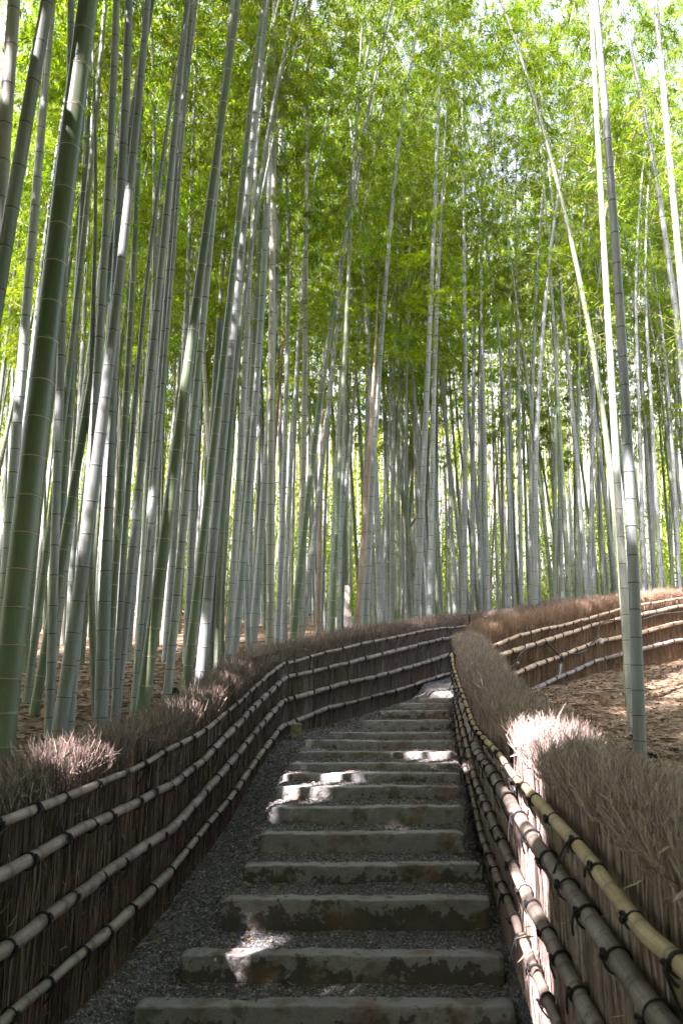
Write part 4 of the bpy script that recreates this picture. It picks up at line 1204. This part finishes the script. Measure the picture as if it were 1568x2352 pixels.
# wooded hillside closing the view
ys = np.linspace(58, 120, 60); xs = np.linspace(-90, 100, 130)
Yg, Xg = np.meshgrid(ys, xs, indexing='ij')
Zg = 4 + (Yg - 58) * .62 + 2.2 * fbm(np.stack([Xg.ravel(), Yg.ravel()], 1), .16, 71).reshape(Xg.shape) + 1.3 * fbm(np.stack([Xg.ravel(), Yg.ravel()], 1), .5, 72).reshape(Xg.shape)
mb = MB(); mb.add(np.stack([Xg, Yg, Zg], -1).reshape(-1, 3), grid_faces(*Xg.shape))
k = NT('wooded_hill')
g = k.geo()
n1 = k.noise(.5, 4, g); n2 = k.noise(5, 5, g)
cc = k.mix(k.step(n1, .35, .7), (.10, .13, .02), (.24, .26, .045))
cc = k.mix(k.math('MULTIPLY', k.step(n2, .5, .7), .6), cc, (.05, .075, .015))
k.bump(n2, .5, 1.)
tag(mb.build('hillside', k.fin(cc, .9, .1), smooth=True), kind='structure')

# low bushes at the back of the grove
mb = MB()
n = 60000
cl = 520
cx = rng.uniform(-19, 24, cl); cy = rng.uniform(31, 40, cl)
cz = ground_z(cx, cy) + .2 + 6. * rng.random(cl) ** 1.5
ci = rng.integers(0, cl, n)
c = np.stack([cx[ci], cy[ci], cz[ci]], 1) + rng.normal(size=(n, 3)) * [.45, .45, .35]
leaves(mb, c, rng.normal(size=(n, 3)), rng.normal(size=(n, 3)) * .6 + [0, 0, .8], .12 + .1 * rng.random(n), .03 + .025 * rng.random(n), np.clip(.5 + .3 * rng.normal(size=n), 0, 1))
P0 = np.stack([cx, cy, ground_z(cx, cy) - .05], 1); P1 = np.stack([cx + rng.normal(size=cl) * .3, cy, cz], 1)
sticks(mb, P0, P1, np.full(cl, .012), np.full(cl, .005), rng.normal(size=(cl, 3)) * .1, None, 1)
tag(mb.build('undergrowth', [M['leaf_bush'], M['branch']]), 'leafy bushes speckled with sun along the back of the grove', 'undergrowth', kind='stuff')

# dry leaves on the ground
mb = MB()
n = 60000
Y = 3.5 + 22 * rng.random(n) ** 1.4
side = rng.random(n) < .5
X = np.where(side, xl(Y) - .25 - rng.random(n) ** 1.2 * 8, np.minimum(xr(Y), 7) + .3 + rng.random(n) * 7)
ok = side | (Y < 17.5)
ok &= side | (X > xr(Y) + .3)
X, Y = X[ok], Y[ok]; n = len(X)
c = np.stack([X, Y, ground_z(X, Y) + .008 + .02 * rng.random(n)], 1)
a = rng.random(n) * 6.28
leaves(mb, c, np.stack([np.cos(a), np.sin(a), .12 * rng.normal(size=n)], 1), np.stack([.3 * rng.normal(size=n), .3 * rng.normal(size=n), np.ones(n)], 1),
       .06 + .13 * rng.random(n), .006 + .012 * rng.random(n), rng.random(n))
# and some blown on to the path, mostly along its edges
n = 4600
Y = 3.8 + 8 * rng.random(n) ** 1.2
e = rng.random(n) ** (1. + 2. * rng.random(n))
e = np.where(rng.random(n) < .5, e, 1 - e)
X = xl(Y) + .03 + (xr(Y) - xl(Y) - .06) * e
c = np.stack([X, Y, path_z(X, Y) + .012 + .01 * rng.random(n)], 1)
a = rng.random(n) * 6.28
leaves(mb, c, np.stack([np.cos(a), np.sin(a), .15 * rng.normal(size=n)], 1), np.stack([.3 * rng.normal(size=n), .3 * rng.normal(size=n), np.ones(n)], 1),
       .03 + .07 * rng.random(n) ** 2, .003 + .006 * rng.random(n), rng.random(n) * .9)
tag(mb.build('leaf_litter', M['litter']), 'dry straw-coloured bamboo leaves strewn over the forest floor', 'leaf litter', kind='stuff')


# ---------------------------------------------------------------- smaller things in the place
def gz(x, y): return float(ground_z(np.array(x), np.array(y)))


# mossy stone post where the left fence meets the crossing fence
t = empty('stone_post', (-.56, 10.30, 1.12), 'short mossy square stone post standing where the two dark fences meet', 'post')
mb = MB()
w = .062
prof = [(0, 1.0), (.26, .96), (.285, .88), (.292, .6)]
V = []
for (z, s) in prof:
    for (a, b_) in ((-1, -1), (1, -1), (1, 1), (-1, 1)):
        V.append([a * w * s, b_ * w * s, z - .03])
V = np.array(V); V += .003 * rng.normal(size=V.shape)
f = [[k * 4 + q, k * 4 + (q + 1) % 4, k * 4 + 4 + (q + 1) % 4, k * 4 + 4 + q] for k in range(3) for q in range(4)] + [[12, 13, 14, 15]]
mb.add(V, f); o = mb.build('shaft', M['mosspost'], t)
mb = MB(); box(mb, (0, 0, -.02), (.17, .16, .05), .1); mb.build('footing', M['stone'], t)

# stacked poles far back on the left slope
px, py = -4.9, 22.7
z0 = gz(px, py)
LOOKP = ['bottom pole with rough bark of the far pole stack', 'thick second pole from below in the far pole stack', 'third pole from below in the far pole stack',
         'middle brown pole of the far pole stack', 'third pole from the top of the far pole stack', 'second pole from the top of the far pole stack', 'dark topmost round pole of the far pole stack']
z = z0 - .01
for i in range(7):
    r = .042 - .002 * (i % 3)
    z += r
    x = np.linspace(-1.0, 1.0, 9)
    mb = MB()
    tube(mb, np.stack([x, .01 * np.sin(x * 3 + i), .008 * np.sin(x * 2.1 + i * 2)], 1), r * (1 + .06 * np.sin(x * 5 + i)), 9, 0)
    o = mb.build('timber_pole', M['polew'], smooth=True, loc=(px + random.uniform(-.06, .06), py + .015 * (i % 2), z))
    o.rotation_euler = (0, R(random.uniform(-.4, .4)), R(random.uniform(-1, 1)))
    tag(o, LOOKP[i], 'pole', 'stacked poles on the left slope')
    z += r * .93
mb = MB(); box(mb, (0, 0, 0), (2.15, .16, .035), 0); 
o = tag(mb.build('plank', M['lantern'], loc=(px, py, z + .02)), 'pale sunlit plank lying on top of the far pole stack', 'plank')

# weathered stone pillar on a block, glimpsed between the stems
t = empty('stone_pillar', (.07, 22., gz(.07, 22.) - .05), 'pale stone grave pillar on a block, glimpsed between stems beyond the fence', 'grave pillar')
mb = MB(); box(mb, (0, 0, .22), (.46, .4, .52), .2); mb.build('base', M['lantern'], t)
mb = MB(); box(mb, (.02, 0, .60), (.30, .28, .24), .2); mb.build('plinth', M['lantern'], t)
mb = MB()
V = []
for (zz, s) in ((.715, .125), (1.22, .125), (1.30, .11), (1.35, .06)):
    for (a, b_) in ((-1, -1), (1, -1), (1, 1), (-1, 1)):
        V.append([.03 + a * s, b_ * s, zz])
mb.add(np.array(V), [[k * 4 + q, k * 4 + (q + 1) % 4, k * 4 + 4 + (q + 1) % 4, k * 4 + 4 + q] for k in range(3) for q in range(4)] + [[12, 13, 14, 15]])
mb.build('shaft', M['lantern'], t)

# low rust-coloured wall on a footing of grey boulders, far back at the left
wy = 31.
wx = -12.0
t = empty('garden_wall', (wx, wy, gz(wx, wy) - .05), 'low rust-stained wall on grey footing stones, glimpsed at the far left', 'wall')
M['rust'] = simple('rusty_plaster', (.24, .10, .05), (.42, .27, .17), 3, .9, .01)
mb = MB(); box(mb, (0, 0, .72), (2.6, .22, .75), .03); mb.build('panel', M['rust'], t)
mb = MB(); box(mb, (0, 0, 1.12), (2.7, .34, .06), .03); mb.build('coping', M['lantern'], t)
for k in range(7):
    mb = MB()
    q = rng.normal(size=(40, 3)); q /= np.linalg.norm(q, axis=1)[:, None]
    a = np.linspace(0, 2 * np.pi, 10, endpoint=False)
    Vs = [[math.cos(x) * s * (.20 + .02 * random.random()), math.sin(x) * s * .2, zz] for zz, s in ((-.16, .7), (-.05, 1), (.08, .95), (.16, .6)) for x in a]
    fs_ = [[r_ * 10 + c_, r_ * 10 + (c_ + 1) % 10, r_ * 10 + 10 + (c_ + 1) % 10, r_ * 10 + 10 + c_] for r_ in range(3) for c_ in range(10)] + [list(range(30, 40))]
    mb.add(np.array(Vs), [x for x in fs_ if len(x) == 4]); mb.add(np.array(Vs)[30:], [list(range(10))])
    o = mb.build('footing_stone', M['tagm'], t, smooth=True); o.location = (-1.2 + .4 * k, -.05, .17)

# crooked brown tree among the bamboos
t = empty('crooked_tree', (2.17, 26., gz(2.17, 26.) - .05), 'crooked brown tree trunk twisting up between the bamboo stems', 'tree')
b = np.array(t.location)
P = np.array([(2.12, 26, b[2] - .1), (2.18, 26, 4.1), (2.19, 26, 5.3), (2.28, 26.05, 6.04), (2.17, 26.1, 6.85), (2.12, 26.1, 7.67), (2.2, 26., 8.88), (2.42, 25.9, 10.4), (2.5, 25.9, 12)])
tt = np.linspace(0, 8, 41)
C = np.stack([np.interp(tt, np.arange(9), P[:, k]) for k in range(3)], 1)
C[:, 0] = np.convolve(np.pad(C[:, 0], 2, 'edge'), np.ones(5) / 5, 'valid')
mb = MB()
tube(mb, C - b, np.interp(tt, [0, 1, 5, 8], [.19, .135, .115, .05]) * (1 + .08 * np.sin(tt * 4)), 12)
tr = mb.build('trunk', M['bark'], t, smooth=True)
limb_tips = []
for k, (s, dx, dz) in enumerate(((3.2, -.9, 1.1), (4.3, .9, 1.3), (5.6, -.8, 1.4), (6.5, .8, 1.2), (7.2, -.5, 1.2), (2.4, .8, .3))):
    p0 = np.array([np.interp(s, tt, C[:, q]) for q in range(3)])
    p1 = p0 + [dx, random.uniform(-.6, .6), dz]
    mid = (p0 + p1) / 2 + [0, 0, -.12]
    q = np.linspace(0, 1, 8)[:, None]
    mb = MB(); tube(mb, (p0 * (1 - q) ** 2 + 2 * mid * q * (1 - q) + p1 * q ** 2) - b, np.linspace(.05, .014, 8), 7)
    mb.build('limb', M['bark'], tr, smooth=True); limb_tips.append(p1)
tips = np.array(limb_tips + [C[-1]])
n = 2600
ci = rng.integers(0, len(tips), n)
c = tips[ci] + rng.normal(size=(n, 3)) * [.5, .5, .45]
mb = MB()
leaves(mb, c - b, rng.normal(size=(n, 3)), rng.normal(size=(n, 3)) * .6 + [0, 0, .8], .06 + .06 * rng.random(n), .016 + .014 * rng.random(n), np.clip(.5 + .3 * rng.normal(size=n), 0, 1))
mb.build('crown', M['leaf_bush'], t)


# cut bamboo stumps
def stump(x, y, r, h, lab, mat, tilt=(0, 0)):
    t_ = empty('bamboo_stump', (x, y, gz(x, y) - .02), lab, 'stump', 'cut bamboo stumps')
    t_.rotation_euler = (R(tilt[0]), R(tilt[1]), random.random() * 6)
    a = np.linspace(0, 2 * np.pi, 16, endpoint=False)
    rag = .018 * rng.normal(size=16)
    rows = [(-.03, 1.08, 0), (h * .5, 1.0, 0), (h, .97, 1), (h, .74, 1), (h * .45, .70, 0)]
    V_ = np.array([[math.cos(x_) * r * s, math.sin(x_) * r * s, z_ + rr_ * rag[k_]] for z_, s, rr_ in rows for k_, x_ in enumerate(a)])
    m_ = MB()
    m_.add(V_, [[k_ * 16 + q_, k_ * 16 + (q_ + 1) % 16, k_ * 16 + 16 + (q_ + 1) % 16, k_ * 16 + 16 + q_] for k_ in range(4) for q_ in range(16)])
    m_.build('shell', mat, t_)
    m_ = MB(); m_.add(V_[64:80], [list(range(16))]); m_.build('rotten_core', M['charred'], t_)


stump(3.58, 11.3, .062, .10, 'hollow dark bamboo stump on the bare slope with a torn rim', M['stump'], (14, 6))
stump(3.70, 11.85, .075, .09, 'brown cut bamboo stump just behind the hollow dark one', M['stump'], (4, 0))
stump(3.32, 8.3, .05, .035, 'low dark bamboo stump near the slate bamboo on the slope', M['charred'])
stump(2.86, 7.62, .045, .04, 'small black rotten stump at the foot of the slate bamboo', M['charred'])
stump(-1.68, 7.5, .07, .10, 'dark stump beside the pale ringed green bamboo with the sunlit patch', M['charred'], (10, 0))
stump(-1.51, 12.3, .07, .10, 'black stump under the close pair of grey bamboos', M['charred'])
stump(-1.83, 8.95, .08, .10, 'brown stump behind the green bamboo that stands left of the smooth grey one', M['stump'], (60, 20))
stump(-2.62, 7.35, .075, .12, 'ragged dark stump at the foot of the mossy green bamboo', M['stump'], (0, 12))


# black cable tied to the slope fence, with its boxes
def smooth_path(pts, n=60):
    P_ = np.array(pts); s_ = np.r_[0, np.cumsum(np.linalg.norm(np.diff(P_, axis=0), axis=1))]
    q_ = np.linspace(0, s_[-1], n)
    C_ = np.stack([np.interp(q_, s_, P_[:, k_]) for k_ in range(3)], 1)
    for _ in range(2):
        C_[1:-1] = (C_[:-2] + 2 * C_[1:-1] + C_[2:]) / 4
    return C_


cab1 = [(2.073, 11.37, 2.018), (2.242, 11.535, 2.029), (2.405, 11.73, 2.09), (2.565, 11.92, 2.181), (2.595, 11.95, 2.257), (2.65, 12.02, 2.323), (2.8, 12.22, 2.407),
        (2.994, 12.48, 2.468), (3.199, 12.75, 2.549), (3.262, 12.85, 2.559)]
cab2 = [(3.681, 13.49, 2.285), (3.703, 13.515, 2.361), (3.806, 13.65, 2.408), (4.107, 14.05, 2.429), (4.317, 14.31, 2.496), (4.465, 14.49, 2.614), (4.613, 14.66, 2.702),
        (4.646, 14.68, 2.758), (4.68, 14.70, 2.893), (4.753, 14.75, 3.004), (4.908, 14.86, 3.075), (5.122, 15.02, 3.097), (5.338, 15.18, 3.102), (5.62, 15.38, 3.116),
        (5.879, 15.56, 3.171), (6.178, 15.76, 3.266), (6.419, 15.93, 3.313), (7.01, 16.35, 3.394), (7.482, 16.66, 3.47)]
mb = MB(); tube(mb, smooth_path(cab1), .014, 7)
tag(mb.build('cable', M['black'], smooth=True), 'dark cable sagging from the second rail near the fence corner', 'cable')
mb = MB(); tube(mb, smooth_path(cab2, 90), .014, 7)
tag(mb.build('cable', M['black'], smooth=True), 'long dark cable looping up the slope fence to the sunlit end', 'cable')
mb = MB(); tube(mb, np.array([(3.257, 12.82, 2.55), (3.4, 13.04, 2.47), (3.693, 13.49, 2.285)]), .016, 8)
tag(mb.build('conduit', M['black']), 'straight black rod slanting between two rails of the slope fence', 'conduit')


def lump(name, c, r, mat, lab, cat):
    a_ = np.linspace(0, 2 * np.pi, 12, endpoint=False)
    rows = [(-1, .45), (-.75, .85), (-.1, 1.0), (.55, .92), (.95, .5)]
    V_ = np.array([[math.cos(x_) * s_, math.sin(x_) * s_ * .7, z_] for z_, s_ in rows for x_ in a_]) * r
    V_ += rng.normal(size=V_.shape) * r * .04
    m_ = MB()
    m_.add(V_, [[k_ * 12 + q_, k_ * 12 + (q_ + 1) % 12, k_ * 12 + 12 + (q_ + 1) % 12, k_ * 12 + 12 + q_] for k_ in range(4) for q_ in range(12)])
    m_.add(V_[:12], [list(range(12))[::-1]]); m_.add(V_[-12:], [list(range(12))])
    o_ = m_.build(name, mat, loc=c, smooth=True)
    return tag(o_, lab, cat)


lump('cable_box', (4.72, 14.69, 2.684), .055, M['white'], 'pale plastic wrapped cable box tied to the third rail of the slope fence', 'cable box')
lump('cable_clip', (2.587, 11.92, 2.182), .022, M['white'], 'small pale clip holding the sagging cable near the fence corner', 'clip')
mb = MB()
d = np.array([3.522 - 3.581, 13.29 - 13.36, 2.054 - 2.224])
V = np.array([[-.028, 0, 0], [.028, 0, .01], [.03, 0, -.17], [-.02, 0, -.175]])
V = np.concatenate([V + [0, -.006, 0], V + [0, .006, 0]])
V[:, 0] += (-V[:, 2]) * -.3
mb.add(V, [[0, 3, 2, 1], [4, 5, 6, 7], [0, 1, 5, 4], [1, 2, 6, 5], [2, 3, 7, 6], [3, 0, 4, 7]])
o = mb.build('slate_tag', M['tagm'], loc=(3.60, 13.33, 2.225)); o.rotation_euler = (0, 0, R(42))
tag(o, 'grey slate strip hanging under the black rod on the slope fence', 'tag')

# a dry culm sheath caught on the right fence
mb = MB()
n = 3
c = np.array([[.915, 4.10, .60], [.91, 4.06, .565], [.93, 4.2, .62]])
leaves(mb, c, np.array([[-.9, -.3, .12], [-.85, -.4, -.25], [-.9, .1, -.05]]), np.array([[0, .3, 1.], [.2, .2, 1], [0, 0, 1]]), np.array([.13, .13, .07]), np.array([.012, .014, .008]), np.array([.95, .8, .9]))
tag(mb.build('dry_sheath', M['litter']), 'dry straw-coloured bamboo sheath sticking out of the right fence low down', 'dry leaf')

# fallen canes lying on the ground
CANES = [((-2.6, 8.0), 12, 1.5, .016, 'thin brown fallen cane lying on the left slope between the culm feet'),
         ((-3.4, 12.5), -8, 2.2, .02, 'long pale fallen cane lying far up the left slope'),
         ((3.9, 12.4), 28, 1.1, .012, 'short dry cane lying on the bare slope below the fence'),
         ((4.6, 10.2), -35, .9, .012, 'short brown stick lying on the bare slope beyond the slate bamboo')]
for (x, y), az, L, r, lab in CANES:
    q = np.linspace(-L / 2, L / 2, 14)
    X = x + q * math.cos(R(az)); Y = y + q * math.sin(R(az))
    Z = ground_z(X, Y); Z = np.convolve(np.pad(Z, 3, 'edge'), np.ones(7) / 7, 'valid') + r * 1.3
    mb = MB(); tube(mb, np.stack([X - x, Y - y, Z - Z[7]], 1), r * np.linspace(1.1, .7, 14), 8, 0, (np.tile([0, .3, .6, .955], 4)[:13], np.tile([.3, .6, .955, 1], 4)[:13]))
    tag(mb.build('fallen_cane', M['t'], loc=(x, y, Z[7])), lab, 'cane', 'fallen canes')
